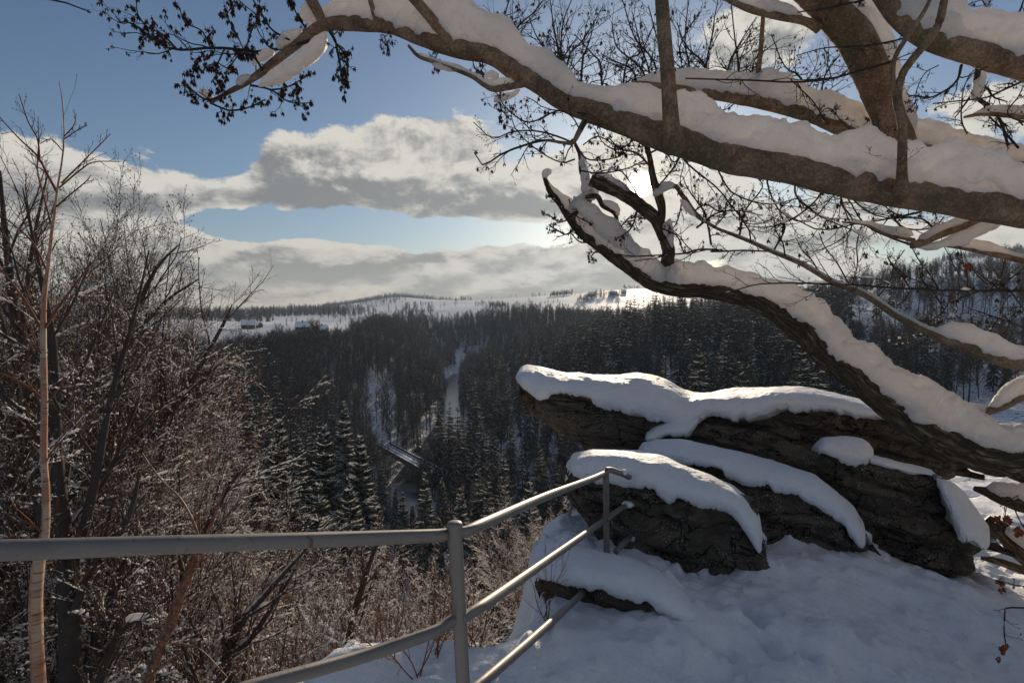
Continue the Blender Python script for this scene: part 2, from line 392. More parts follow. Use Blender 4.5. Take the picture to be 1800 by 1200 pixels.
def m_rock(g, b):
    wob = g.noise(g.pos, 1.6, 4, .6, 0, True)
    ad = g.nt.nodes.new('ShaderNodeVectorMath'); ad.operation = 'MULTIPLY_ADD'; g.nt.links.new(wob, ad.inputs[0]); ad.inputs[1].default_value = (.35, .35, .30); g.nt.links.new(g.pos, ad.inputs[2])
    mp = g.nt.nodes.new('ShaderNodeMapping'); g.nt.links.new(ad.outputs[0], mp.inputs[0]); mp.inputs['Rotation'].default_value = (.1, .24, 0); mp.inputs['Scale'].default_value = (.9, .9, 4.6)
    layer = g.noise(mp.outputs[0], 2.2, 8, .70, .3)
    crk = g.noise(mp.outputs[0], 1.1, 3, .5); crack = g.ss(g.m('ABSOLUTE', g.m('SUBTRACT', crk, .5)), .0, .012)
    mj = g.nt.nodes.new('ShaderNodeMapping'); g.nt.links.new(ad.outputs[0], mj.inputs[0]); mj.inputs['Rotation'].default_value = (0, -.35, .3); mj.inputs['Scale'].default_value = (2.6, 2.6, .8)
    cj = g.ss(g.m('ABSOLUTE', g.m('SUBTRACT', g.noise(mj.outputs[0], 1.0, 3, .5), .5)), .0, .007); crack = g.m('MULTIPLY', crack, cj)
    n = g.noise(g.pos, 5.2, 7, .7); fn = g.noise(g.pos, 55, 5, .8); sp_ = g.noise(g.pos, 110, 2, .6); blot = g.noise(g.pos, 2.0, 3, .6)
    c = g.mix(g.ss(layer, .36, .64), (.055, .043, .035), (.17, .135, .105))
    c = g.mix(g.m('MULTIPLY', g.ss(n, .45, .70), .7), c, (.095, .075, .055))
    c = g.mix(g.m('MULTIPLY', g.ss(blot, .50, .62), .35), c, (.085, .085, .042))
    c = g.mix(g.m('MULTIPLY', g.ss(g.noise(g.pos, 1.3, 2, .5), .56, .68), .3), c, (.14, .09, .062))
    c = g.mix(g.ss(fn, .52, .75), c, (.24, .205, .165))
    c = g.mix(g.m('SUBTRACT', 1.0, crack), c, (.008, .007, .006))
    li = g.m('MULTIPLY', g.ss(sp_, .60, .66), g.ss(n, .46, .58))
    c = g.mix(li, c, (.60, .58, .54))
    setc(g, c); b.inputs['Roughness'].default_value = .9
    h = g.m('ADD', g.m('MULTIPLY', layer, 1.0), g.m('ADD', g.m('MULTIPLY', fn, .45), g.m('MULTIPLY', crack, .5))); h = g.m('ADD', h, g.m('MULTIPLY', n, .5))
    bump(g, h, 1.0, .045)
mat('rock', m_rock)
def m_metal(g, b):
    n = g.noise(g.pos, 12, 5, .7); fn = g.noise(g.pos, 160, 3, .6)
    mp = g.nt.nodes.new('ShaderNodeMapping'); g.nt.links.new(g.pos, mp.inputs[0]); mp.inputs['Scale'].default_value = (1, 1, .25)
    st = g.noise(mp.outputs[0], 26, 4, .7)
    c = g.mix(n, (.17, .155, .145), (.30, .28, .26))
    c = g.mix(g.m('MULTIPLY', g.ss(st, .60, .68), .8), c, (.16, .06, .03))
    c = g.mix(g.ss(fn, .70, .74), c, (.03, .025, .02))
    setc(g, c); b.inputs['Metallic'].default_value = .5
    b.inputs['Specular IOR Level'].default_value = .5
    g.nt.links.new(g.mr(n, .3, .7, .44, .62), b.inputs['Roughness'])
    bump(g, g.m('ADD', g.m('MULTIPLY', fn, .5), st), .25, .002)
mat('metal', m_metal)
def m_metal_rust(g, b):
    n = g.noise(g.pos, 14, 5, .7); mp = g.nt.nodes.new('ShaderNodeMapping'); g.nt.links.new(g.pos, mp.inputs[0]); mp.inputs['Scale'].default_value = (1, 1, .2)
    st = g.noise(mp.outputs[0], 18, 4, .7)
    c = g.mix(n, (.15, .14, .13), (.26, .25, .24)); c = g.mix(g.m('MULTIPLY', g.ss(st, .50, .62), .7), c, (.17, .075, .045))
    setc(g, c); b.inputs['Metallic'].default_value = .35; b.inputs['Roughness'].default_value = .6
    bump(g, st, .3, .003)
mat('metal_rust', m_metal_rust)
def m_ground(g, b):
    # snow broken by leaf litter and brushwood on the wooded slopes
    n = g.noise(g.pos, .05, 6, .6); n2 = g.noise(g.pos, .9, 5, .7); n3 = g.noise(g.pos, .012, 4, .5)
    c = g.mix(g.ss(n2, .50, .62), (.84, .86, .90), (.07, .055, .045))
    sepn = g.nt.nodes.new('ShaderNodeSeparateXYZ'); g.nt.links.new(g.pos, sepn.inputs[0])
    fx = g.ss(sepn.outputs[1], 420, 700)
    c = g.mix(fx, c, (.84, .86, .90))
    setc(g, c); b.inputs['Roughness'].default_value = .7
    bump(g, g.m('ADD', n2, n), .6, .5)
mat('valley_ground', m_ground)
def m_water(g, b):
    mp = g.nt.nodes.new('ShaderNodeMapping'); g.nt.links.new(g.pos, mp.inputs[0]); mp.inputs['Scale'].default_value = (1, .5, 1)
    n = g.noise(mp.outputs[0], .8, 4, .6); setc(g, g.mix(g.ss(g.noise(g.pos, .05, 4, .6), .45, .6), (.05, .055, .055), (.20, .20, .19)))
    b.inputs['Roughness'].default_value = .22; b.inputs['Specular IOR Level'].default_value = .6
    bump(g, n, .35, .15)
mat('river_water', m_water)
def flat_mat(name, col, rough=.8): mat(name, m_plain(col, rough, .15))
flat_mat('timber', (.10, .06, .04)); flat_mat('wall_paint', (.30, .24, .18)); flat_mat('glass_dark', (.03, .035, .04), .2)
flat_mat('steel_dark', (.06, .06, .065), .6); flat_mat('concrete', (.16, .145, .13), .9)

# ------------------------------------------------------------------ terrain
TP = [
 (0,12,1250),(0,20,1080),(0,40,850),(0,80,740),(0,150,690),(0,300,620),(0,500,590),(0,900,560),(0,2000,549),(0,5000,549),
 (300,12,1400),(300,20,1250),(300,40,1130),(300,80,950),(300,150,800),(300,250,690),(300,400,612),(300,500,572),(300,800,563),(300,2500,548),
 (430,300,690),(430,400,625),(430,480,588),(430,560,574),(430,800,567),(430,1200,556),(430,2500,546),
 (500,20,1500),(500,40,1350),(500,80,1150),(500,130,980),(500,180,850),(500,250,735),(500,330,645),(500,420,603),(500,600,570),(500,1000,560),(500,2000,545),
 (620,60,1350),(620,100,1120),(620,150,940),(620,200,840),(620,260,745),(620,330,665),(620,400,618),(620,600,580),(620,900,560),(620,1400,550),(620,2500,534),
 (790,500,668),(795,350,720),(775,270,770),(720,200,848),(690,158,925),(640,120,1045),
 (700,330,690),(700,420,640),(700,550,600),(700,800,562),(700,1200,545),(690,2500,522),
 (800,600,640),(790,700,602),(790,800,574),(790,950,553),(790,1500,536),(790,2600,532),
 (900,60,1500),(900,120,1045),(900,170,895),(900,250,770),(900,350,700),(900,500,630),(900,650,592),(900,800,556),(900,1100,536),(900,1600,524),(900,3000,532),
 (1000,100,1130),(1000,160,900),(1000,220,780),(1000,300,690),(1000,400,640),(1000,600,600),(1000,800,560),(1000,1000,540),(1000,1500,518),(1000,3000,532),
 (1100,150,880),(1100,220,735),(1100,280,660),(1100,340,622),(1100,500,612),(1100,900,552),(1100,1400,509),(1100,3000,526),
 (1250,30,1600),(1250,80,1080),(1250,150,840),(1250,200,740),(1250,260,645),(1250,320,603),(1250,450,590),(1250,900,545),(1250,1500,512),(1250,3000,522),
 (1400,100,950),(1400,150,800),(1400,200,700),(1400,270,622),(1400,350,582),(1400,450,556),(1400,900,525),(1400,1500,506),(1400,3000,505),
 (1600,20,1150),(1600,60,900),(1600,120,780),(1600,180,690),(1600,250,605),(1600,320,548),(1600,380,502),(1600,450,492),(1600,700,502),(1600,1200,470),(1600,3000,475),
 (1800,20,1050),(1800,60,850),(1800,120,740),(1800,180,670),(1800,250,592),(1800,320,545),(1800,400,502),(1800,450,488),(1800,700,495),(1800,1400,445),(1800,3000,455)]
TP += [(-350, Y, py) for px, Y, py in TP if px == 0] + [(2150, Y, py) for px, Y, py in TP if px == 1800]
TP = np.array(TP, float)
KX, KY = 260.0, 2.6
tq = np.stack([TP[:, 0] / KX, np.log(TP[:, 1]) * KY], 1); tv = (550 - TP[:, 2]) / 1000
def tps_fit(q, v, lam=1e-3):
    d2 = ((q[:, None] - q[None]) ** 2).sum(-1); K = .5 * d2 * np.log(d2 + 1e-12) + np.eye(len(q)) * lam
    Pm = np.hstack([np.ones((len(q), 1)), q]); A = np.block([[K, Pm], [Pm.T, np.zeros((3, 3))]])
    return np.linalg.solve(A, np.concatenate([v, np.zeros(3)]))
def tps_eval(q, co, x):
    out = np.empty(len(x))
    for s in range(0, len(x), 20000):
        xx = x[s:s + 20000]; d2 = ((xx[:, None] - q[None]) ** 2).sum(-1)
        out[s:s + 20000] = (.5 * d2 * np.log(d2 + 1e-12)) @ co[:len(q)] + co[len(q)] + xx @ co[len(q) + 1:]
    return out
tco = tps_fit(tq, tv)
RIVER = np.array([S(790, 505, 0)[:2] * 0 + np.array([-52., 560.])] + [S(px, 550 + 60000 / Y, Y)[:2] for px, Y in ((792, 500), (795, 420), (795, 350), (785, 300), (765, 250), (722, 200), (690, 158), (640, 120), (560, 95), (420, 80), (200, 70))])
def path_dist(x, y, path):
    best = np.full(len(x), 1e9); p = np.stack([x, y], 1)
    for a, b in zip(path[:-1], path[1:]):
        ab = b - a; t = np.clip(((p - a) @ ab) / (ab @ ab), 0, 1); d = np.linalg.norm(p - a - t[:, None] * ab, axis=1)
        best = np.minimum(best, d)
    return best
def ground(x, y, rough=True):
    x = np.atleast_1d(np.asarray(x, float)); y = np.atleast_1d(np.asarray(y, float))
    az = np.arctan2(x, y); r = np.hypot(x, y); lim = 0.86
    azc = np.clip(az, -lim, lim); Yc = np.clip(r * np.cos(azc), 10, 2900); pxc = np.clip(900 + 1000 * np.tan(azc), -320, 2120)
    w = tps_eval(tq, tco, np.stack([pxc / KX, np.log(Yc) * KY], 1))
    z = w * Yc
    z = np.where(r < 11, np.minimum(z, -9) , z)
    back = np.clip((np.abs(az) - 1.0) / .9, 0, 1); z = z * (1 - back) + (-14) * back
    if rough:
        p = np.stack([x, y, 0 * x], 1)
        z = z + fbm(p, 1 / 45., 4, 3) * np.clip(r / 60, 0, 1) * 2.0 + fbm(p, 1 / 6., 3, 9) * .5
    z = np.maximum(z, -58.5)
    rd = path_dist(x, y, RIVER); k = np.clip((rd - 4.5) / 5, 0, 1); k = k * k * (3 - 2 * k)
    z = np.where(rd < 9.5, np.minimum(z, -62.5 + (z + 62.5) * k), z)
    return z
mb = MB()
rr_ = np.concatenate([np.linspace(.5, 20, 14), np.exp(np.linspace(math.log(21), math.log(1200), 230)), np.exp(np.linspace(math.log(1220), math.log(5000), 30))])
aa_ = np.concatenate([np.linspace(-PI, -.95, 36, endpoint=False), np.linspace(-.95, .95, 380), np.linspace(.95, PI, 36, endpoint=False)[1:]])
RR, AA = np.meshgrid(rr_, aa_, indexing='ij'); X = (RR * np.sin(AA)).ravel(); Y = (RR * np.cos(AA)).ravel()
Z = ground(X, Y); nA = len(aa_)
mb.add(np.stack([X, Y, Z], 1), grid_faces(len(rr_), nA, True)[:, ::-1])
tag(mb.build('ground', MATS['valley_ground']), kind='structure')
# river ribbon
rp, _ = smooth_path(np.hstack([RIVER, np.zeros((len(RIVER), 1))]), 60)
tn = unit(np.gradient(rp, axis=0)); sd = np.stack([-tn[:, 1], tn[:, 0], 0 * tn[:, 0]], 1)
cols_ = np.linspace(-9.5, 9.5, 9); V = rp[:, None] + sd[:, None] * cols_[None, :, None]; V[..., 2] = -60.0
mb = MB(); mb.add(V.reshape(-1, 3), grid_faces(60, 9)); tag(mb.build('river', MATS['river_water']), kind='structure')

# ------------------------------------------------------------------ conifers and bare trees (unit height)
def spruce_parts(seed, nwh, nbr, nfr, width=.17, snowc=.55, base=.06, droop=.5, loaves=False):
    r = np.random.default_rng(seed); tr, cr, sn = MB(), MB(), MB()
    zz = np.linspace(0, 1, 8); P0 = np.stack([.004 * np.sin(zz * 5 + seed), .004 * np.cos(zz * 4), zz - .03], 1)
    tubes(tr, P0, np.interp(zz, [0, 1], [.013, .0012]), 6)
    h = base + (1 - base) * (np.arange(nwh) + r.random(nwh) * .6) / nwh; h = np.clip(h, 0, .985)
    H = np.repeat(h, nbr) + r.normal(0, .006, nwh * nbr); K = len(H)
    L = width * np.clip(1 - H, .0, 1) ** .82 * r.uniform(.72, 1.12, K) + .008
    L *= np.clip((H - base) / .10 + .65, 0, 1)
    az = r.random(K) * 2 * PI; od = np.stack([np.cos(az), np.sin(az), 0 * az], 1)
    s = np.linspace(0, 1, 5)[None, :]
    up0 = (H - .55) * .9
    zc = (up0[:, None] * s - droop * (1.15 - H[:, None]) * s ** 2 + .22 * s ** 4) * L[:, None]
    B = od[:, None] * (L[:, None] * s)[..., None] + np.stack([0 * zc, 0 * zc, zc + H[:, None]], -1)
    B[..., :2] += (.004 * np.sin(H[:, None] * 5 + seed))[..., None] * 0
    # fronds
    t = (np.arange(nfr) + .35) / nfr
    T = np.repeat(t[None], K, 0) + r.uniform(-.3, .3, (K, nfr)) / nfr; T = np.clip(T, .04, .97)
    i = np.minimum((T * 4).astype(int), 3); w = (T * 4 - i)[..., None]; kk = np.arange(K)[:, None]
    base_p = B[kk, i] * (1 - w) + B[kk, i + 1] * w; tang = unit(B[kk, i + 1] - B[kk, i])
    side = np.stack([-np.sin(az), np.cos(az), 0 * az], 1)[:, None]
    for sg in (-1, 1):
        fl = (L[:, None] * (.52 - .30 * T) * r.uniform(.7, 1.25, T.shape) + .004)[..., None]
        d = unit(tang * .75 + sg * side * r.uniform(.6, 1.1, T.shape)[..., None] + np.array([0, 0, -.18]) * r.uniform(0, 2.2, T.shape)[..., None])
        tip = base_p + d * fl; wv = unit(np.cross(d, np.array([0, 0, 1.]))) * fl * .17
        mid = base_p + d * fl * .5 + np.array([0, 0, .03]) * fl
        q = np.stack([base_p, mid + wv, tip, mid - wv], 2).reshape(-1, 3)
        cr.add(q, np.arange(len(q)).reshape(-1, 4))
        # hanging needles under the frond give it body
        dn = np.array([0, 0, -1.]) * fl * .30
        q = np.stack([base_p, mid + dn, tip + dn * .35, mid + wv * .2], 2).reshape(-1, 3)
        cr.add(q, np.arange(len(q)).reshape(-1, 4))
        on = (r.random(T.shape) < snowc * (1.15 - .35 * np.abs(T - .6)))
        u = np.array([0, 0, .045]) * fl; k2 = .62
        q = np.stack([base_p + d * fl * .06 + u * .5, mid + wv * k2 + u, base_p + d * fl * r.uniform(.75, .97, T.shape)[..., None] + u * .6, mid - wv * k2 + u], 2)[on].reshape(-1, 3)
        sn.add(q, np.arange(len(q)).reshape(-1, 4))
        top = np.stack([base_p + d * fl * .06 + u * .5, mid + wv * k2 + u, mid + u * 3.0, mid - wv * k2 + u], 2)[on].reshape(-1, 3)
    ws = (L * .020 + .0008)[:, None] * np.array([.5, 1, 1.1, 1, .4])[None] * (r.random((K, 1)) < snowc * 1.1)
    if loaves: snow_on(sn, B, (L * .042 + .0006)[:, None] * np.array([.5, 1, 1, .9, .3])[None], r, 0, 1, .9, 1.0, .62, 4, 0.0, 3)
    bb = B + np.array([0, 0, .004]); tubes(sn, bb[ws[:, 1] > 0], ws[ws[:, 1] > 0], 3)
    rb = (L * .014 + .0006)[:, None] * np.array([1, .8, .6, .45, .2])[None]; tubes(tr, B, rb, 3)
    return tr, cr, sn
def join_parts(parts):
    m = MB()
    for k, p in enumerate(parts):
        for v, f in zip(p.v, p.f): pass
        off = 0
        for v, f in zip(p.v, p.f):
            m.v.append(v); m.f.append(f + m.n); m.m.append(np.full(len(f), k)); m.uv.append(np.zeros((len(v), 2)))
        # faces of each chunk were already offset inside its own builder
        m.n += p.n
    return m
def bare_parts(seed, m1=16, m2=7, m3=5, snow=.45, rmin=.0011, spread=(25, 50), clear=.25, up=.5):
    r = np.random.default_rng(seed); tr, tw, sn = MB(), MB(), MB()
    zz = np.linspace(0, 1, 9); P0 = np.stack([.03 * np.sin(zz * 3.1 + seed), .03 * np.sin(zz * 2.3 + 2 * seed), zz - .02], 1)[None]
    R0 = np.interp(zz, [0, 1], [.012, .0018])[None]
    tubes(tr, P0, R0, 6)
    p1, r1 = sprout(P0, R0, m1, r, (.30, .55), spread, up, .10, 7, clear, .97, .62, rmin * 1.4)
    p2, r2 = sprout(p1, r1, m2, r, (.35, .65), (25, 55), .3, .14, 5, .15, .98, .6, rmin * 1.1)
    p3, r3 = sprout(p2, r2, m3, r, (.35, .7), (25, 60), .2, .18, 4, .1, .98, .7, rmin)
    tubes(tr, p1, r1, 4); tubes(tw, p2, r2, 3); tubes(tw, p3, r3, 3)
    snow_on(sn, p1, r1, r, 0, 1.0, .6, .7, snow, 3, .0012); snow_on(sn, p2, r2, r, 0, 1.0, .6, .8, snow, 3, .0010)
    return tr, tw, sn
FAR_SPRUCE = [join_parts(spruce_parts(20 + k, 17, 6, 5, .125 + .018 * k, .17, .08 + .06 * k, .95)).mesh('far_spruce', [MATS['trunk'], MATS['needles_hazed'], MATS['twig_snow']], False) for k in range(4)]
FAR_BARE = [join_parts(bare_parts(40 + k, 18, 7, 5, .30, .0022, clear=.28)).mesh('far_bare_tree', [MATS['trunk'], MATS['twig_dark'], MATS['twig_snow']], False) for k in range(4)]
MID_SPRUCE = []
for k in range(4):
    a, b_, c = spruce_parts(30 + k, 26, 8, 8, .135 + .018 * k, .32, .05, .9)
    MID_SPRUCE.append((a.mesh('trunk', MATS['trunk'], False), b_.mesh('needles', MATS['needles'], False), c.mesh('snow_cover', MATS['twig_snow'], False)))
MID_BARE = []
for k in range(4):
    a, b_, c = bare_parts(50 + k, 22, 8, 6, .42, .0014, clear=.25)
    MID_BARE.append((a.mesh('trunk', MATS['trunk'], False), b_.mesh('twigs', MATS['twig_dark'], False), c.mesh('snow_cover', MATS['twig_snow'], False)))

def place_parts(name, meshes, names, loc, H, rz, label, cat, group, sxy=1.0):
    t = thing(name, label, cat, loc, group, rz); t.scale = (H * sxy, H * sxy, H)
    for n_, me in zip(names, meshes): link(n_, me, t)
    return t
SPR_NAMES = ('trunk', 'needles', 'snow_cover'); BARE_NAMES = ('trunk', 'twigs', 'snow_cover')

# ---- scatter the woods
def jit(x0, x1, y0, y1, sp, rng):
    gx, gy = np.meshgrid(np.arange(x0, x1, sp), np.arange(y0, y1, sp)); n = gx.size
    return gx.ravel() + rng.uniform(-.5, .5, n) * sp, gy.ravel() + rng.uniform(-.5, .5, n) * sp
rg = np.random.default_rng(5)
x, y = jit(-330, 480, 62, 470, 5.0, rg); px = 900 + 1000 * x / y
patch = fbm(np.stack([x, y, 0 * x], 1), 1 / 30., 3, 21)
keep = np.zeros(len(x), bool); isp = np.zeros(len(x)); u = rg.random(len(x))
def zone(c, p_keep, p_spr):
    keep[:] = np.where(c, u < p_keep, keep); isp[:] = np.where(c, p_spr, isp)
vis = (px > -80) & (px < 1880)
zone(vis & (px < 400) & (y > 62) & (y < 430), .8, .88)
zone(vis & (px >= 380) & (px < 800) & (y > 165) & (y < 430), .97, .05)
zone(vis & (px >= 400) & (px < 560) & (y > 100) & (y < 200), .7, .65)
zone(vis & (px >= 770) & (y > 150) & (y < 470), .40, .88)
zone(vis & (px >= 800) & (px < 1100) & (y > 84) & (y < 170), .42, .75)
zone(vis & (px >= 1100) & (px < 1500) & (y > 84) & (y < 170), .8, .45)
zone(vis & (px >= 1450) & (y < 145), 0, 0)
zone(vis & (px >= 1450) & (y >= 145) & (y <= 300), .55, .40)
zone(vis & (px >= 1500) & (y > 300) & (y < 330), .42, .06)
zone(vis & (px >= 1500) & (y >= 330) & (y < 405), .0, 0)
zone(vis & (px >= 1500) & (y >= 405), .6, .35)
zone(vis & (px > 640) & (px < 695) & (y > 205) & (y < 340), .18, .1)
zone(vis & (px > 450) & (px < 500) & (y > 200) & (y < 260), .35, .1)
keep &= ~((patch < -.30) & (px > 820) & (u > .25))
isp = np.where((px > 820) & (patch > .28), .25, isp)
keep &= ~((px > 300) & (px < 470) & (y > 425))
keep &= ~((px < 560) & (y > 440))
lx = np.interp(y, [165, 230, 262, 300, 345], [796, 790, 785, 790, 798]); keep &= ~((px > lx) & (px < lx + 22) & (y > 215) & (y < 350))
keep &= ~((px > 682) & (px < 742) & (y > 190) & (y < 214))
keep &= path_dist(x, y, RIVER) > 5.0
x, y, px, isp = x[keep], y[keep], px[keep], isp[keep]; u = rg.random(len(x)); sp_ = u < isp
x2, y2 = jit(-330, 330, 470, 800, 6.0, rg); q2 = 900 + 1000 * x2 / y2
k2 = (rg.random(len(x2)) < .85) & (q2 > 610 + (y2 - 470) * .15) & (q2 < 1400) & (path_dist(x2, y2, RIVER) > 9) & ~((q2 > 715) & (q2 < 785) & (y2 > 610) & (y2 < 660)) & ~((q2 > 800) & (q2 < 850) & (y2 > 560) & (y2 < 640))
x2, y2 = x2[k2], y2[k2]; s2 = rg.random(len(x2)) < .45
# woods on the far hills
def far_patch(p0, p1, y0, y1, sp, prob, pspr, seed):
    r = np.random.default_rng(seed); a, b_ = jit((p0 - 900) / 1000 * y1 if p0 < 900 else (p0 - 900) / 1000 * y0, (p1 - 900) / 1000 * (y1 if p1 > 900 else y0), y0, y1, sp, r)
    q = 900 + 1000 * a / b_; e_ = ((q - (p0 + p1) / 2) / ((p1 - p0) / 2)) ** 2 + (((b_ - (y0 + y1) / 2) / ((y1 - y0) / 2)) ** 2 if y1 - y0 > 60 else 0); e_ = e_ + fbm(np.stack([q / 14, b_ / 40, 0 * q + seed], 1), 1, 2, seed) * .7; k = (q > p0) & (q < p1) & (e_ < 1.1) & (r.random(len(a)) < prob); return a[k], b_[k], r.random(k.sum()) < pspr
fp = [far_patch(570, 780, 2350, 2750, 12, .9, .8, 1), far_patch(770, 840, 2300, 2500, 14, .7, .5, 2), far_patch(1650, 2000, 1250, 1600, 11, .9, .7, 3),
      far_patch(1545, 1660, 1150, 1175, 13, .7, 0, 4), far_patch(400, 600, 1500, 1900, 13, .8, .7, 5), far_patch(0, 430, 900, 1300, 11, .8, .6, 6), far_patch(560, 660, 820, 900, 9, .5, .1, 7),
      far_patch(480, 640, 560, 640, 6.5, .55, .15, 8), far_patch(560, 740, 640, 720, 7, .55, .1, 9), far_patch(500, 660, 1050, 1090, 10, .6, .2, 20), far_patch(640, 720, 1000, 1020, 9, .5, 0, 21),
      far_patch(860, 890, 1000, 1060, 5, .9, .1, 10), far_patch(834, 864, 1150, 1180, 9, .8, .2, 11), far_patch(966, 1006, 1320, 1400, 6, .95, .2, 12), far_patch(1014, 1034, 1080, 1160, 5.5, .9, .3, 13),
      far_patch(1028, 1052, 1150, 1235, 5.5, .9, .2, 14), far_patch(1052, 1092, 1160, 1225, 6, .8, .25, 15), far_patch(1095, 1125, 1380, 1420, 8, .9, .2, 16), far_patch(920, 960, 1340, 1360, 10, .8, .1, 17),
      far_patch(920, 1120, 1060, 1066, 9, .5, .1, 18), far_patch(960, 1100, 1240, 1245, 10, .5, .0, 19), far_patch(1125, 1300, 850, 1000, 9, .8, .7, 22), far_patch(1300, 1560, 700, 900, 9, .8, .5, 23),
      far_patch(335, 480, 760, 900, 8, .8, .4, 28), far_patch(440, 610, 1150, 1400, 11, .85, .5, 29), far_patch(480, 560, 520, 545, 6, .8, .1, 30), far_patch(700, 770, 900, 960, 9, .6, .2, 31), far_patch(620, 640, 1200, 1240, 9, .8, .1, 32), far_patch(640, 860, 1790, 1800, 16, .45, 0, 33), far_patch(800, 1000, 1480, 1486, 13, .4, 0, 34), far_patch(650, 850, 1120, 1126, 11, .4, 0, 35), far_patch(500, 700, 1900, 2000, 14, .5, .3, 36), far_patch(660, 720, 2000, 2030, 14, .7, 0, 24), far_patch(720, 780, 1400, 1410, 12, .6, 0, 25), far_patch(560, 680, 1700, 1730, 13, .6, .1, 26), far_patch(275, 345, 470, 500, 6, .85, .0, 27)]
xs = [x, x2] + [f[0] for f in fp]; ys = [y, y2] + [f[1] for f in fp]; ss_ = [sp_, s2] + [f[2] for f in fp]
xs = np.concatenate(xs); ys = np.concatenate(ys); ss_ = np.concatenate(ss_); zs = ground(xs, ys)
order = np.argsort(ys); xs, ys, ss_, zs = xs[order], ys[order], ss_[order], zs[order]
pxs = 900 + 1000 * xs / ys
def scatter(name, protos, pts, sc, rot, pid, label, cat):
    me = bpy.data.meshes.new(name); me.vertices.add(len(pts)); me.vertices.foreach_set('co', np.ascontiguousarray(pts).ravel())
    for nm, arr, ty in (('sc', sc, 'FLOAT'), ('rz', rot, 'FLOAT'), ('pid', pid, 'INT')):
        at = me.attributes.new(nm, ty, 'POINT'); at.data.foreach_set('value', arr.astype(np.float32 if ty == 'FLOAT' else np.int32))
    me.update(); o = link(name, me); tag(o, label, cat, kind='stuff')
    ng = bpy.data.node_groups.new(name, 'GeometryNodeTree')
    ng.interface.new_socket('Geometry', in_out='INPUT', socket_type='NodeSocketGeometry'); ng.interface.new_socket('Geometry', in_out='OUTPUT', socket_type='NodeSocketGeometry')
    N = ng.nodes; Lk = ng.links; gi = N.new('NodeGroupInput'); go = N.new('NodeGroupOutput'); jn = N.new('GeometryNodeJoinGeometry')
    def attr(nm, ty):
        a = N.new('GeometryNodeInputNamedAttribute'); a.data_type = ty; a.inputs['Name'].default_value = nm; return a.outputs['Attribute']
    a_s = attr('sc', 'FLOAT'); a_r = attr('rz', 'FLOAT'); a_p = attr('pid', 'INT')
    cx = N.new('ShaderNodeCombineXYZ'); Lk.new(a_r, cx.inputs[2])
    for k, po in enumerate(protos):
        oi = N.new('GeometryNodeObjectInfo'); oi.inputs['Object'].default_value = po; oi.transform_space = 'ORIGINAL'; oi.inputs['As Instance'].default_value = True
        cmp_ = N.new('FunctionNodeCompare'); cmp_.data_type = 'INT'; cmp_.operation = 'EQUAL'; Lk.new(a_p, cmp_.inputs[2]); cmp_.inputs[3].default_value = k
        ip = N.new('GeometryNodeInstanceOnPoints'); Lk.new(gi.outputs[0], ip.inputs['Points']); Lk.new(oi.outputs['Geometry'], ip.inputs['Instance'])
        Lk.new(cmp_.outputs[0], ip.inputs['Selection']); Lk.new(cx.outputs[0], ip.inputs['Rotation']); Lk.new(a_s, ip.inputs['Scale'])
        Lk.new(ip.outputs[0], jn.inputs[0])
    Lk.new(jn.outputs[0], go.inputs[0])
    md = o.modifiers.new('scatter', 'NODES'); md.node_group = ng
    return o
LAND_R = [(850, 'right beside the river'), (900, 'between the river and the rock'), (950, 'behind the overhanging tip of the rock'), (1000, 'just right of the overhanging tip'), (1060, 'above the near boulder'), (1120, 'below the ridge farms'),
          (1180, 'under the upright oak stem'), (1240, 'above the dip in the long snow cap'), (1310, 'above the middle of the long snow cap'), (1390, 'left of the bend in the oak limb'), (1470, 'right of the bend in the oak limb'), (1550, 'between oak limb and its mossy side limb'), (1640, 'left of the red leaf'), (1730, 'under the red leaf'), (9999, 'at the right edge')]
LAND_L = [(0, 'at the left edge'), (60, 'left of the upright birch'), (110, 'directly behind the upright birch'), (180, 'just right of the upright birch'), (250, 'above the leaning birch'), (320, 'below the left snow field'), (9999, 'beside the tall snow-laden spruce')]
LAND_M = [(440, 'below the farmhouse'), (490, 'left of the lone dark spruce'), (540, 'below the middle house'), (590, 'below the rightmost house'), (640, 'left of the snowy track'), (690, 'on the snowy track'), (735, 'above the bridge'), (9999, 'close to the river bend')]
def pick(lst, q): return next(t for lim, t in lst if q < lim)
def zone_label(kind, q, Y, H=20.):
    k = 'spruce' if kind else 'bare tree'; sz = ('low' if H < 14 else 'tall' if H > 24 else 'medium') if kind else ('low' if H < 13 else 'tall' if H > 17 else 'medium')
    row = 'nearest rows' if Y < 150 else 'middle rows' if Y < 240 else 'upper rows'
    if Y > 430: return 'small distant %s in the woods of the far valley side' % k, '%ss of the far valley side' % k
    if q < 400: return '%s snowy %s %s, %s' % (sz, k, pick(LAND_L, q), row), '%ss on the left slope' % k
    if q < 770: return '%s dark %s %s, %s' % (sz, k, pick(LAND_M, q), row), '%ss on the spur left of the river' % k
    return '%s dark %s %s, %s' % (sz, k, pick(LAND_R, q), row), '%ss on the slopes right of the river' % k
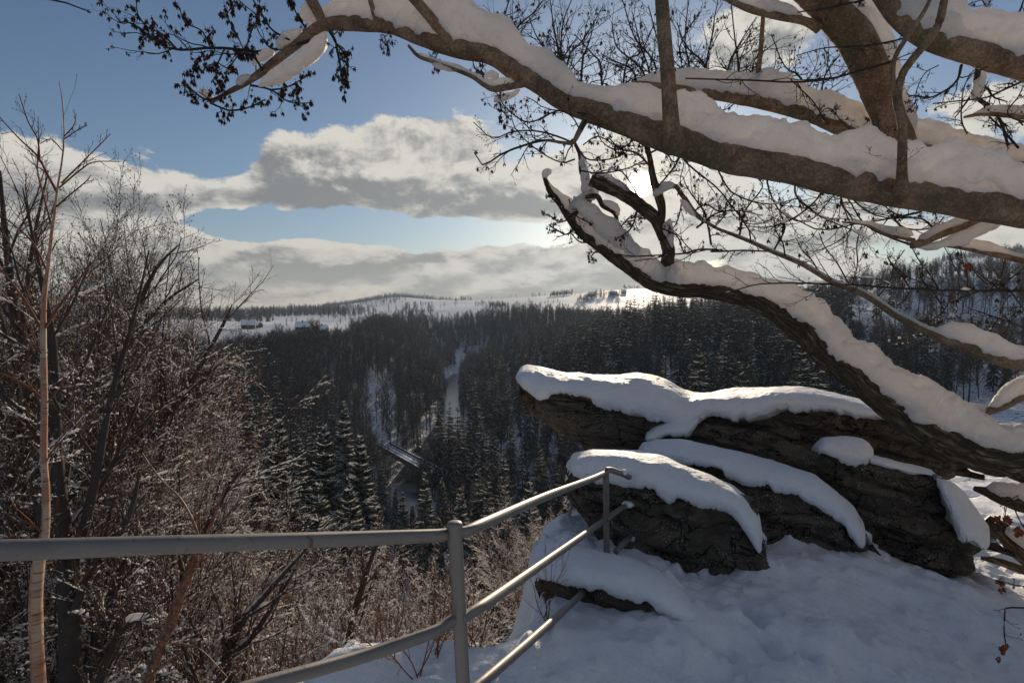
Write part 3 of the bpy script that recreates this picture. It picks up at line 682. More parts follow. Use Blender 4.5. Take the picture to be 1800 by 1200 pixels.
def plant(is_spruce, NP):
    sel = np.where(ss_ == is_spruce)[0]; r = np.random.default_rng(77 + is_spruce)
    H = np.where(ys[sel] < 470, r.uniform(.12, 1, len(sel)) ** .55 * np.where(pxs[sel] > 1000, 37, 31), r.uniform(15, 25, len(sel))) if is_spruce else r.uniform(13, 22, len(sel))
    H = np.where((pxs[sel] > 560) & (pxs[sel] < 770) & (ys[sel] < 430), H * .85, H); H = np.where(ys[sel] > 800, H * r.uniform(.55, 1.1, len(sel)), H)
    H = np.where((ys[sel] > 900) & (pxs[sel] > 830) & (pxs[sel] < 1130), H * .62, H)
    H = np.where((pxs[sel] < 400) & (ys[sel] < 150), H * .7, H)
    # the skyline of every wood follows the rows seen in the photograph
    q = pxs[sel]; Yt = ys[sel]
    tl = np.where(Yt < 470, np.interp(q, [-100, 100, 280, 330, 400, 470, 560, 700, 760, 800, 850, 900, 950, 1000, 1060, 1130, 1350, 1420, 1520, 1700, 1900], [560, 565, 580, 592, 602, 592, 578, 580, 600, 640, 615, 590, 575, 560, 535, 513, 515, 500, 478, 462, 452]),
         np.interp(q, [300, 560, 620, 680, 760, 830, 900, 1000, 1100, 1160, 1300, 1500], [575, 572, 572, 552, 535, 528, 531, 537, 531, 522, 510, 500]))
    tl = np.where((q > 1490) & (Yt < 300), 572 + (Yt - 220) * -.12, tl); tl = np.where((q > 1490) & (Yt >= 300) & (Yt < 340), 466 + (1900 - q) * .02, tl)
    tl = tl + r.normal(0, 5, len(sel)) + 14 * fbm(np.stack([q / 22, Yt / 40, 0 * q], 1), 1, 2, 4)
    Hm = (550 - tl) / 1000 * Yt - zs[sel]; lim_ = Yt < 800; H = np.where(lim_, np.minimum(H, Hm), H); okk = (~lim_) | (Hm > 5.5); sel = sel[okk]; H = H[okk]
    rz = r.random(len(sel)) * 2 * PI; pid = r.integers(0, 4, len(sel)); protos = [None] * 4
    near_m = MID_SPRUCE if is_spruce else MID_BARE; far_m = FAR_SPRUCE if is_spruce else FAR_BARE
    nm = 'spruce_tree' if is_spruce else 'bare_tree'; n = 0; cut = 0
    for j, i in enumerate(sel):
        if n >= NP: cut = j; break
        lab, grp = zone_label(is_spruce, pxs[i], ys[i], H[j]); loc = (xs[i], ys[i], zs[i] - .3); cut = j + 1
        if n < NP - 60:
            place_parts(nm, near_m[pid[j]], SPR_NAMES if is_spruce else BARE_NAMES, loc, H[j], rz[j], lab, 'conifer' if is_spruce else 'tree', grp, 1.0)
        else:
            o = link(nm, far_m[pid[j]], None, loc); o.scale = (H[j],) * 3; o.rotation_euler = (0, 0, rz[j]); tag(o, lab, 'conifer' if is_spruce else 'tree', grp)
            if protos[pid[j]] is None: protos[pid[j]] = o
        n += 1
    rest = sel[cut:]
    scatter('distant_spruce_wood' if is_spruce else 'distant_bare_wood', protos, np.stack([xs[rest], ys[rest], zs[rest] - .3], 1), H[cut:], rz[cut:], pid[cut:],
            'dark mass of distant %s covering the valley sides and far hills' % ('snowy spruces' if is_spruce else 'bare leafless trees'), 'woodland')
    print('planted', nm, n, 'rest', len(rest), 'nearest cut Y', ys[rest[0]])
plant(True, 285); plant(False, 270)
# ------------------------------------------------------------------ single conifers nearer the viewpoint
NEAR_SPRUCE = []
for k in range(3):
    a, b_, c = spruce_parts(70 + k, 40, 10, 11, .165 + .02 * k, .80, .03, .6, True)
    NEAR_SPRUCE.append((a.mesh('trunk', MATS['trunk'], False), b_.mesh('needles', MATS['needles'], False), c.mesh('snow_cover', MATS['twig_snow'], False)))
HERO = [ # px, ytop, distance, label
 (383, 635, 52, 'tall snow-laden spruce rising behind the long snowy branch of the left shrubs'),
 (487, 735, 60, 'snowy spruce at the right edge of the brown shrubs, left of two taller ones'),
 (567, 748, 66, 'snow-covered spruce left of the highest tree in the group by the bridge'),
 (602, 704, 105, 'dark spruce with the highest top in the group left of the bridge'),
 (630, 765, 72, 'snow-covered spruce nearest to the left end of the bridge'),
 (520, 770, 90, 'dark spruce standing between two snowy ones below the wooded spur'),
 (705, 868, 128, 'dark spruce added to darken the pool below the left end of the bridge'), (775, 842, 140, 'slim dark spruce added over the right end of the bridge'), (760, 905, 118, 'low dark spruce added on the bank to darken the pool below the bridge'),  # added spruces cover the bright pool, standing in for its dark reflection
 (692, 862, 150, 'slender dark spruce added to darken the left of the pool below the bridge'), (722, 892, 134, 'short dark spruce added to darken the front of the pool below the bridge'), (668, 815, 168, 'dark spruce added to hide the left abutment of the bridge'),  # more spruces added to darken the pool
 (745, 832, 112, 'snowy spruce in front of the lower end of the bridge'),
 (808, 860, 100, 'small brown-tinted snowy spruce above the near railing post'),
 (933, 850, 66, 'lone snowy spruce standing just behind the upper handrail left of the far post'),
 (425, 640, 120, 'dark spruce top right of the tall snow-laden spruce at left'),
 (300, 600, 80, 'snowy spruce half hidden behind the left shrubs below the snow field'),
 (150, 640, 60, 'snowy spruce behind the birch trunk at the far left'),
 (20, 560, 55, 'snowy spruce at the left picture edge behind the bare stems'),
 (230, 680, 48, 'broad snowy spruce behind the shrubs between birch and long snowy branch'),
 (460, 840, 44, 'snow-laden spruce low among the brown shrubs below the spruce group'),
 (330, 800, 40, 'snow-laden spruce low among the brown shrubs above the handrail'),
 (650, 850, 84, 'snowy spruce leaning over the dark river pool below the bridge'),
]
rh = np.random.default_rng(8)
for q_, Y_, yt_ in [(-70, 34, 470), (10, 30, 540), (60, 40, 500), (115, 36, 560), (165, 30, 640), (215, 42, 560), (260, 36, 640), (300, 46, 590), (345, 40, 680), (130, 26, 720), (30, 24, 700), (220, 26, 760), (300, 30, 770), (375, 34, 780), (430, 38, 790), (500, 46, 830), (555, 50, 850), (410, 28, 880), (480, 34, 900), (340, 24, 860), (610, 56, 860), (80, 20, 800), (180, 20, 860)]:
    HERO.append((q_, yt_, Y_, 'snow-thick spruce in the tangle %s, %s' % (pick(LAND_L, q_) if q_ < 400 else 'right of the tall snow-laden spruce' if q_ < 520 else 'left of the near post', 'front row' if Y_ < 32 else 'back row')))
for k, (px, yt, Y, lab) in enumerate(HERO):
    p = S(px, yt, Y); gz = ground(p[0], p[1])[0]; H = min(p[2] - gz, 31.); 
    i = k % 3; place_parts('spruce_tree', NEAR_SPRUCE[i], SPR_NAMES, (p[0], p[1], p[2] - H), H, rh.random() * 6, lab, 'conifer', 'spruces in the tangle of shrubs' if 'tangle' in lab else None, (1.0 if H < 24 else .85) * (1.25 if 'tangle' in lab else 1.0))

# ------------------------------------------------------------------ bridge and houses far below
def box(mb, x0, x1, y0, y1, z0, z1, mi=0, fr=None):
    v = np.array([[x, y, z] for x in (x0, x1) for y in (y0, y1) for z in (z0, z1)], float)
    if fr is not None: o, ux, uy = fr; v = o + v[:, :1] * ux + v[:, 1:2] * uy + v[:, 2:] * np.array([0, 0, 1.])
    mb.add(v, [[0, 1, 3, 2], [4, 6, 7, 5], [0, 4, 5, 1], [2, 3, 7, 6], [0, 2, 6, 4], [1, 5, 7, 3]], mi)
b0 = S(672, 783, 232); b1 = S(800, 852, 178); zd = -54.0
b0[2] = b1[2] = 0; ux = (b1 - b0); Lb = np.linalg.norm(ux); ux /= Lb; uy = np.array([-ux[1], ux[0], 0]); fr = (b0 + np.array([0, 0, zd]), ux, uy)
br = thing('rail_bridge', 'narrow steel railway bridge with snow stripes between its rails crossing the dark river', 'bridge', tuple(b0 + np.array([0, 0, zd])))
m = MB(); box(m, 0, Lb, -2.6, -2.2, -1.6, .55, 0, fr); box(m, 0, Lb, 2.2, 2.6, -1.6, .55, 0, fr); child('girder', m, MATS['steel_dark'], br, False)
m = MB(); box(m, 0, Lb, -2.2, 2.2, -.5, -.1, 0, fr); child('deck', m, MATS['timber'], br, False)
m = MB()
for a, b_ in ((-2.1, -1.15), (-.75, .75), (1.15, 2.1)): box(m, 0, Lb, a, b_, -.1, .05, 0, fr)
for s_ in (-2.75, 2.75): box(m, 0, Lb, s_ - .3, s_ + .3, .553, .66, 0, fr)
child('snow_stripes', m, MATS['snow'], br, False)
m = MB()
for s_ in (-.95, .95): box(m, 0, Lb, s_ - .05, s_ + .05, -.1, .12, 0, fr)
child('rails', m, MATS['steel_dark'], br, False)
for a in (1.5, Lb * .52, Lb - 2): m = MB(); box(m, a - 1.2, a + 1.2, -3, 3, -8, -1.6, 0, fr); child('pier', m, MATS['concrete'], br, False)
def house(px, py, Y, w, l, h, rot, lab, wallm='wall_paint', ch=True):
    p = S(px, py, Y); gz = ground(p[0], p[1])[0]; gz = max(gz, p[2] - 1) if abs(gz - p[2]) < 12 else p[2]
    t = thing('farm_house', lab, 'house', (p[0], p[1], gz), None, rot)
    m = MB(); v = np.array([[-l/2, -w/2, -2], [l/2, -w/2, -2], [l/2, w/2, -2], [-l/2, w/2, -2], [-l/2, -w/2, h], [l/2, -w/2, h], [l/2, w/2, h], [-l/2, w/2, h], [-l/2, 0, h + w * .5], [l/2, 0, h + w * .5]])
    m.add(v, [[0, 1, 5, 4], [1, 2, 6, 5], [2, 3, 7, 6], [3, 0, 4, 7], [4, 5, 9, 8], [6, 7, 8, 9]]); m.add(v, [[4, 8, 7], [5, 6, 9]])
    m.build('wall', MATS[wallm], t, False)
    m = MB()
    for s_ in (-1, 1):
        a = np.array([[-l/2 - .5, s_ * (w/2 + .6), h - .55], [l/2 + .5, s_ * (w/2 + .6), h - .55], [l/2 + .5, 0, h + w * .5 + .1], [-l/2 - .5, 0, h + w * .5 + .1]]); b_ = a + np.array([0, 0, .45])
        m.add(np.vstack([a, b_]), [[0, 1, 2, 3], [4, 5, 6, 7], [0, 1, 5, 4], [1, 2, 6, 5], [2, 3, 7, 6], [3, 0, 4, 7]])
    rf = m.build('roof', MATS['snow'], t, False)
    if ch: m = MB(); box(m, -.5, .5, -.9, .1, h + w * .3, h + w * .5 + 1.4); m.build('chimney', MATS['timber'], rf, False)
    for q in (-l * .3, 0, l * .3):
        m = MB(); box(m, q - .6, q + .6, -w/2 - .08, -w/2 + .05, 1.0, 2.3); m.build('window', MATS['glass_dark'], t, False)
house(437, 574, 540, 8, 12, 3.2, .3, 'small dark farmhouse with a blue-white snowy roof on the left snow field', 'timber')
house(452, 576, 555, 6, 9, 2.6, -.5, 'low shed with snowy roof right beside the farmhouse on the left snow field', 'timber', False)
house(532, 584, 500, 8, 11, 3, .15, 'house with snowy roof among bare trees, middle one above the wooded spur', 'timber')
house(566, 584, 480, 7, 9, 2.8, .0, 'small house with bright snowy roof, rightmost above the wooded spur', 'timber')
house(1078, 517, 1230, 8, 15, 3.5, .2, 'long farm building on the skyline beside the bare tree clump', 'timber')
house(1096, 514, 1260, 7, 10, 3, -.4, 'farm house on the skyline near the snowy branch at right', 'timber')
house(1040, 519, 1200, 8, 12, 3, .0, 'farm barn with dark wall between trees on the far ridge', 'timber')

# ------------------------------------------------------------------ snowy rock ledge underfoot
LP = [(620,1185,2.6),(700,1158,2.75),(800,1155,2.8),(900,1150,2.8),(1000,1140,2.82),(960,1075,3.45),(1065,985,4.15),(1200,1118,3.1),(1250,1058,3.7),
      (1340,935,5.0),(1350,885,5.7),(1400,1000,4.3),(1500,992,4.6),(1600,1032,4.4),(1690,1066,4.2),(1750,1112,4.0),(1800,1150,3.8),(1500,1200,3.1),(1200,1200,2.75),(1000,1200,2.6),(1800,1200,3.4),(1400,1100,3.6),(1300,1180,3.0),(1620,1120,3.7),
      (1735,1010,6.5),(1790,900,9.5),(1780,960,7.5),(1800,860,12),(1800,1060,5.6),(1850,1100,5.0),(1000,958,4.5),(985,985,4.05),(1040,968,4.25),(1100,984,4.1),(1150,1008,3.9),(1000,1118,3.14),(1060,1118,3.08),(1130,1122,3.0),(1210,1130,2.96),(960,1112,3.1),(1325,1052,3.85),(1290,1075,3.6),(1385,1000,4.4)]
lp = np.array([P(*q) for q in LP]); lp = np.vstack([lp, [[0, -1, -1.66], [2, -2.5, -1.6], [-1.2, .8, -1.62], [0, .9, -1.64], [4, 0, -1.7], [7, 1, -1.8], [9, 5, -2.2], [7, 13, -3.8], [3, 7, -2.2], [2.6, 9, -2.8], [-1.5, -2.5, -1.6]]])
lco = tps_fit(lp[:, :2], lp[:, 2], .02)
EDGE = np.array([[-2.6, -4], [-1.6, 1.0], [-1.35, 2.15], [-1.0, 2.55], [-.75, 2.68], [-.5, 2.80], [-.3, 2.86], [-.13, 2.80], [-.06, 2.86], [.0, 3.15], [.14, 3.5], [.22, 3.75], [.18, 4.3], [.28, 5.0], [.8, 5.6], [1.6, 7.2], [2.6, 9], [4.5, 12.5], [9, 15], [14, 12], [14, -6], [-2.6, -6]])
def poly_inside(x, y, pg):
    c = np.zeros(len(x), bool); j = len(pg) - 1
    for i in range(len(pg)):
        xi, yi = pg[i]; xj, yj = pg[j]
        c ^= ((yi > y) != (yj > y)) & (x < (xj - xi) * (y - yi) / (yj - yi + 1e-12) + xi); j = i
    return c
MOUNDS = [(650, 1165, 2.7, .16, .10), (735, 1150, 2.78, .12, .07), (800, 1160, 2.8, .10, .05), (590, 1190, 2.55, .14, .08), (1000, 1110, 3.0, .28, .02), (1080, 1150, 2.85, .16, .05), (960, 1150, 2.8, .12, .03), (1385, 945, 4.9, .13, .12),
          (1400, 1010, 4.3, .20, .10), (1390, 1060, 3.8, .10, .04), (1660, 1095, 3.9, .35, .06), (1760, 1060, 5.2, .25, .10), (1720, 1060, 5.6, .4, .16), (1500, 1010, 4.5, .3, .05), (900, 1175, 2.65, .22, .10), (1040, 1190, 2.6, .22, .06), (1200, 1130, 3.0, .18, .07), (1420, 1120, 3.4, .3, .07), (1300, 1110, 3.4, .12, .06), (1560, 1150, 3.4, .25, .07)]
def ledge_z(x, y, fine=True):
    z = tps_eval(lp[:, :2], lco, np.stack([x, y], 1)); p = np.stack([x, y, 0 * x], 1)
    for px, py, d, r_, h_ in MOUNDS:
        c = P(px, py, d); z = z + h_ * .85 * np.exp(-(((x - c[0]) / r_) ** 2 + ((y - c[1]) / r_) ** 2))
    z = z + fbm(p, 1.1, 3, 31) * .10 + (1 - np.abs(fbm(p, 2.3, 3, 32)) * 2.4) * .035 + fbm(p, 5.2, 3, 33) * .036
    if fine:
        # trodden snow on the path towards the lower right
        tr = np.clip(fbm(p, .8, 2, 44) * 2 + .25 + .9 * ((x > 2.6) & (y < 9)), 0, 1)
        n = fbm(p, 5.5, 3, 35); z = z - tr * np.clip(-n * 1.8 - .12, 0, 1) * .13 + tr * np.clip(n - .1, 0, 1) * .05
        n = fbm(p, 2.2, 2, 37); z = z + np.clip(n - .15, 0, 1) * .17
        z = z + fbm(p, 18, 3, 39) * .011; cl = fbm(p, 12, 2, 43); z = z + np.clip(cl - .38, 0, 1) * .10
    ins = poly_inside(x, y, EDGE); d = path_dist(x, y, np.vstack([EDGE[:13], EDGE[13:19]])); d = np.where(ins, -d, d) + fbm(p, 3, 3, 51) * .07
    lip = np.clip(1 + d / .22, 0, 1); z = z - np.where(d < 0, lip ** 2 * .10, .10 + d * (2.6 + 1.3 * fbm(p, 2, 3, 53)) + np.clip(d, 0, .2) * 2)
    return z
gx = np.concatenate([np.arange(-3, -1.6, .08), np.arange(-1.6, 3.4, .019), np.arange(3.4, 6.0, .045), np.arange(6, 14.5, .14)])
gy = np.concatenate([np.arange(-5, 1.9, .15), np.arange(1.9, 5.6, .021), np.arange(5.6, 9, .045), np.arange(9, 17, .14)])
GX, GY = np.meshgrid(gx, gy, indexing='ij'); x, y = GX.ravel(), GY.ravel()
z = ledge_z(x, y); mb = MB(); mb.add(np.stack([x, y, z], 1), grid_faces(len(gx), len(gy)))
zz_ = z.reshape(GX.shape)
tag(mb.build('snow_ledge', MATS['snow']), kind='structure')

# ------------------------------------------------------------------ rocks and their snow caps
def body(cols, ncol=160, npr=72, p=.40, seed=0, amp=.05, strata=.06, fr=1.3, endp=.45, bulge=0.0, front=.35, sm=None, crest=.30, back=.45, endf=.05, mode='rock', under=.12):
    """closed lofted body: cols = (px, y_top, y_bottom, depth of front face, thickness).  Returns vertices on a grid and faces"""
    c = np.array([[q[0], q[1], q[2], q[3], q[4]] for q in cols], float)
    xs = np.linspace(c[0, 0], c[-1, 0], ncol); v = [np.interp(xs, c[:, 0], c[:, k]) for k in range(5)]
    if sm:
        ker = np.ones(sm) / sm
        for k in range(1, 5): v[k] = np.convolve(np.pad(v[k], sm // 2, mode='edge'), ker, 'valid')[:ncol]
    e = np.clip(np.minimum(xs - xs[0], xs[-1] - xs) / ((xs[-1] - xs[0]) * .5), 0, 1)
    ef = (1 - (1 - np.clip(e / endf, 0, 1)) ** 2) ** endp
    V = np.zeros((ncol, npr, 3)); ca = None
    for i in range(ncol):
        px, yt, yb, d, th = xs[i], v[1][i], v[2][i], v[3][i], v[4][i]; m_ = (yt + yb) / 2 if mode == 'rock' else yb + (yt - yb) * .45
        yt = m_ + (yt - m_) * ef[i]; yb = m_ + (yb - m_) * ef[i]; tf = ef[i] ** .8
        if mode == 'snow':
            cr = crest * tf; K = [(.02, .10 * cr + .05 * tf), (0, .015), (.10, -.020), (.30, -.028), (.50, -.005), (.67, .10 * cr), (.81, .30 * cr), (.92, .60 * cr), (1.0, cr)]
            K = [P(px, yb + (yt - yb) * f, d + (1 - tf) * .12 + t_) for f, t_ in K]; zI = K[-1][2]; X0 = K[-1][0]; Y0 = P(px, m_, d)[1]; T_ = th * tf; Tb = max(T_, 1.38 * cr + .02); dz = min(.12, .15 * th) * tf + .01
            K += [np.array([X0, Y0 + 1.25 * cr, zI - .05 * cr]), np.array([X0, Y0 + Tb, zI - .32 * T_]), np.array([X0, Y0 + Tb - .02, zI - .32 * T_ - dz]), np.array([X0, Y0 + .5 * cr + .08, K[1][2] + .01])]
        else:
            K = [(0, under * tf + .02), (.10, under * .5 * tf - .02), (.3, -.04), (.6, -.05), (.88, -.02), (1.0, .05)]
            K = [P(px, yb + (yt - yb) * f, d + (1 - tf) * .3 + t_) for f, t_ in K]; zE = K[-1][2]; X0 = K[-1][0]; Y0 = P(px, m_, d)[1]; T_ = th * tf + .05
            K += [np.array([X0, Y0 + .45 * T_, zE - .03 - .13 * T_]), np.array([X0, Y0 + .9 * T_, zE - .05 - .38 * T_]), np.array([X0, Y0 + T_, (zE + K[0][2]) / 2 - .08 * T_]), np.array([X0, Y0 + .85 * T_, K[0][2] - .02]), np.array([X0, Y0 + .45 * T_, K[0][2] - .04])]
        K = np.array(K + [K[0]]); q_, _ = smooth_path(K, 160) if False else (K, 0)
        # round the corners of the section, then spread points evenly round it
        L_ = np.concatenate([[0], np.cumsum(np.linalg.norm(np.diff(K, axis=0), axis=1))]); s_u = np.linspace(0, L_[-1], 240, endpoint=False); q_ = np.stack([np.interp(s_u, L_, K[:, j]) for j in range(3)], 1)
        kk = int(7 if mode == 'rock' else 11); ker_ = np.ones(kk) / kk; qq = np.vstack([q_[-kk:], q_, q_[:kk]])
        for rep in range(2): qq = np.stack([np.convolve(qq[:, j], ker_, 'same') for j in range(3)], 1)
        q_ = qq[kk:-kk]; st0 = 0
        fr_ = (np.linspace(0, 1, npr, endpoint=False)) ** 1.0; 
        # denser sampling over the seen front part
        lf = L_[8] / L_[-1] if mode == 'snow' else L_[6] / L_[-1]; nf = int(npr * .68); fr_ = np.concatenate([np.linspace(0, lf, nf, endpoint=False), np.linspace(lf, 1, npr - nf, endpoint=False)])
        V[i] = np.stack([np.interp(fr_ * 240, np.arange(241), np.append(q_[:, j], q_[0, j])) for j in range(3)], 1)
    fr_front = np.concatenate([np.linspace(0, 1, int(npr * .68), endpoint=False), np.full(npr - int(npr * .68), 9.)])
    Pq = V.reshape(-1, 3)
    # displacement along approximate outward normal
    du = np.gradient(V, axis=0); dv = np.roll(V, -1, 1) - np.roll(V, 1, 1); nrm = unit(np.cross(du, dv)).reshape(-1, 3)
    cen = np.repeat(V.mean(1, keepdims=True), npr, 1).reshape(-1, 3); flip = np.sign(((Pq - cen) * nrm).sum(1)); nrm = nrm * np.where(flip == 0, 1, flip)[:, None]
    ew = np.repeat(np.clip(ef, .15, 1), npr)
    disp = fbm(Pq, fr, 5, seed) * amp * 2
    if strata:
        q = Pq.copy(); tz = q[:, 2] + q[:, 0] * .24 + fbm(q, .9, 3, seed + 5) * .10
        st = fbm(np.stack([q[:, 0] * .5, q[:, 1] * .5, tz * 6.5], 1), 1.0, 3, seed + 9); st = np.sign(st) * np.abs(st) ** .45; bl = fbm(np.stack([q[:, 0] * 1.3, q[:, 1] * 1.3, tz * 3.2], 1), 1.0, 2, seed + 21); bl = np.round(bl * 5) / 5; gash = np.abs(fbm(np.stack([q[:, 0] * .8, q[:, 1] * .8, tz * 4.5], 1), 1.0, 3, seed + 31)); gash = np.exp(-(gash / .035) ** 2)
        st2 = fbm(np.stack([q[:, 0] * 1.6, q[:, 1] * 1.6, tz * 22], 1), 1.0, 3, seed + 13)
        side = np.clip(1 - np.abs(nrm[:, 2]) * 1.1, 0, 1)
        disp = disp + (st * strata + st2 * strata * .55 + bl * strata * 1.3 - gash * strata * 1.1) * (.2 + .8 * side) + (fbm(q, 7, 4, seed + 3, .6) * .035)
    return V, nrm, (Pq + nrm * (disp * ew)[:, None]), grid_faces(ncol, npr, True)
def caps(mb, Pq, ncol, npr):
    for i in (0, ncol - 1):
        c = Pq.reshape(ncol, npr, 3)[i].mean(0); ring = Pq.reshape(ncol, npr, 3)[i]
        v = np.vstack([ring, c[None]]); f = [[j, (j + 1) % npr, npr] for j in range(npr)]
        mb.add(v, f)
def rock_obj(name, cols, root, **kw):
    nc, npf = kw.pop('ncol', 170), kw.pop('npr', 110); V, n, Pq, f = body(cols, nc, npf, **kw); m = MB(); m.add(Pq, f); caps(m, Pq, nc, npf)
    return child(name, m, MATS['rock'], root)
def snow_obj(name, cols, root, seed=3, rag=.035, nc=190, npf=120, p=.62, amp=.012, front=.42, th_sc=1.0, endp=.5, crest=.45, back=.32):
    c = np.array(cols, float); xs = np.linspace(c[0, 0], c[-1, 0], nc); v = [np.interp(xs, c[:, 0], c[:, k]) for k in range(5)]
    ker = np.ones(7) / 7
    for k in (1, 3, 4): v[k] = np.convolve(np.pad(v[k], 3, mode='edge'), ker, 'valid')
    # ragged lower edge
    n = fbm(np.stack([xs * .035, xs * 0, xs * 0], 1), 1.0, 4, seed, .6); n = np.sign(n) * np.abs(n) ** .7
    hgt = v[2] - v[1]; v[2] = np.convolve(np.pad(v[2], 5, mode='edge'), np.ones(11) / 11, 'valid') + hgt * .12; ragw = n * np.minimum(hgt * .34, rag * 400) * v[3] / 1000 * np.clip(np.minimum(np.arange(nc), np.arange(nc)[::-1]) / 14, 0, 1)
    V, nr, Pq, f = body(np.stack([xs, v[1], v[2], v[3], v[4]], 1), nc, npf, p=p, seed=seed, amp=0, strata=0, endp=endp, crest=crest, mode='snow', endf=.035)
    up = np.clip(nr[:, 2] * 1.2 + .5, .2, 1)
    d = fbm(Pq, 1.6, 3, seed + 1) * .05 * up + fbm(Pq, 6, 3, seed + 2) * amp + fbm(Pq, 22, 2, seed + 4) * .003; d = d * np.repeat(np.clip(np.minimum(np.arange(nc), np.arange(nc)[::-1]) / 8, .15, 1), npf)
    Pq = Pq + nr * d[:, None]
    ff = np.concatenate([np.linspace(0, 1, int(npf * .68), endpoint=False), np.full(npf - int(npf * .68), 9.)]); w = np.clip(1.2 - ff * 3.2, 0, 1)   # only the front lower lip is ragged
    Pq[:, 2] -= (ragw[:, None] * w[None]).ravel()
    m = MB(); m.add(Pq, f); caps(m, Pq, nc, npf)
    return child(name, m, MATS['snow'], root)

t = thing('rock_outcrop', 'large dark layered rock overhanging the valley under a long thick snow cap', 'rock', tuple(P(1400, 1000, 6.6)))
rock_obj('upper_slab', [(914,672,682,6.7,.9),(940,676,702,6.5,1.4),(1000,682,724,6.35,1.9),(1100,690,760,6.2,2.2),(1200,705,775,6.1,2.4),(1300,712,800,6.0,2.4),(1400,700,830,5.9,2.4),(1500,710,850,5.8,2.3),(1600,735,860,5.8,2.0),(1660,770,850,5.8,1.6),(1690,800,840,5.9,1.0)], t, seed=4, amp=.04, strata=.07, npr=130, ncol=260)
rock_obj('overhang', [(935,680,706,6.55,1.0),(965,690,738,6.5,1.2),(1000,705,772,6.45,1.5),(1040,715,800,6.4,1.7),(1080,722,830,6.35,1.9),(1150,735,870,6.3,2.0),(1240,745,900,6.25,2.0),(1330,750,960,6.2,2.0)], t, seed=14, amp=.04, strata=.025, npr=120)
rock_obj('middle_block', [(1200,740,880,6.05,2.0),(1280,745,960,5.8,2.2),(1360,760,1010,5.6,2.3),(1450,790,1030,5.4,2.4),(1540,800,1055,5.2,2.5),(1600,815,1075,5.1,2.5),(1650,832,1085,5.1,2.3),(1668,850,1050,5.15,2.1),(1700,870,1010,5.2,1.8),(1722,905,990,5.3,1.4),(1738,930,965,5.4,.8)], t, seed=24, amp=.05, strata=.10, npr=150, ncol=240)
rock_obj('foot_block', [(1560,1000,1090,5.5,1.6),(1620,1000,1100,5.4,1.6),(1665,1010,1095,5.4,1.5),(1692,1040,1085,5.45,1.2)], t, seed=25, amp=.03, strata=.05)
snow_obj('snow_cap', [(906,655,667,6.50,.3),(912,644,676,6.42,.4),(930,640,686,6.34,.8),(950,641,694,6.28,1.4),(980,648,690,6.22,2.2),(1000,652,690,6.15,2.3),(1040,655,702,6.1,2.5),(1080,657,716,6.05,2.6),(1100,656,728,6.0,2.6),(1120,654,731,6.0,2.6),(1150,660,728,6.0,2.6),(1175,668,735,5.95,2.6),(1200,682,760,5.9,2.6),(1215,686,757,5.9,2.6),(1230,689,728,5.9,2.6),(1255,691,722,5.85,2.6),(1285,683,735,5.8,2.6),(1310,679,742,5.8,2.6),(1340,678,738,5.75,2.6),(1365,678,722,5.7,2.6),(1400,679,716,5.7,2.6),(1440,683,722,5.65,2.5),(1480,691,727,5.6,2.4),(1530,702,735,5.6,2.2),(1570,716,742,5.6,1.9),(1600,728,752,5.65,1.6),(1640,752,778,5.7,1.3),(1668,790,806,5.75,.8)], t, seed=61, npf=130, nc=320, crest=.75)
snow_obj('snow_cap', [(1135,760,774,5.92,.3),(1150,745,772,5.88,.5),(1180,735,762,5.83,.6),(1215,725,757,5.83,.6),(1228,722,738,5.85,.4)], t, seed=62, nc=60)
snow_obj('snow_cap', [(1438,782,790,5.30,.35),(1450,770,797,5.22,.5),(1480,768,806,5.2,.55),(1515,773,814,5.2,.5),(1536,790,806,5.25,.3)], t, seed=63, nc=70, crest=.25)
snow_obj('snow_cap', [(1528,800,812,5.2,.4),(1560,806,822,5.12,.5),(1600,812,830,5.1,.5),(1640,826,836,5.1,.3)], t, seed=64, nc=70, crest=.18)
snow_obj('snow_cap', [(1646,838,850,5.1,.9),(1658,840,872,4.95,1.2),(1672,843,902,4.88,1.4),(1686,850,928,4.84,1.5),(1700,860,950,4.84,1.5),(1715,876,958,4.88,1.4),(1728,898,964,4.92,1.2),(1740,925,956,5.0,.7)], t, seed=65, nc=90, rag=.08, crest=.22)

t = thing('boulder', 'long low boulder with sloping snow cap between near boulder and large overhanging rock', 'rock', tuple(P(1330, 1000, 5.4)))
rock_obj('boulder_body', [(1100,800,880,5.3,1.3),(1200,800,960,5.1,1.4),(1280,806,985,4.9,1.5),(1350,830,990,4.8,1.5),(1420,850,1010,4.75,1.5),(1480,872,1015,4.7,1.4),(1510,900,1005,4.75,1.1),(1525,930,985,4.8,.7)], t, seed=34, amp=.05, strata=.05)
snow_obj('snow_cap', [(1128,778,798,5.15,1.0),(1150,770,800,5.05,1.3),(1190,768,806,4.95,1.5),(1240,780,818,4.85,1.5),(1290,787,836,4.76,1.5),(1340,800,852,4.68,1.5),(1390,812,862,4.62,1.5),(1430,826,878,4.6,1.4),(1470,858,905,4.6,1.2),(1495,882,935,4.6,1.0),(1510,902,955,4.62,.8),(1522,925,962,4.68,.6)], t, seed=71)
t = thing('boulder', 'rounded near boulder with thick snow cap behind the far railing post', 'rock', tuple(P(1180, 1060, 4.8)))
rock_obj('boulder_body', [(1004,812,860,4.62,1.3),(1020,806,905,4.58,1.5),(1060,812,960,4.5,1.6),(1100,820,1005,4.4,1.7),(1160,834,1040,4.3,1.7),(1220,850,1060,4.2,1.7),(1280,868,1062,4.15,1.6),(1318,872,1052,4.15,1.4),(1336,905,1038,4.18,1.2),(1344,960,1020,4.22,.9)], t, seed=44, amp=.05, strata=.07, ncol=220, npr=130)
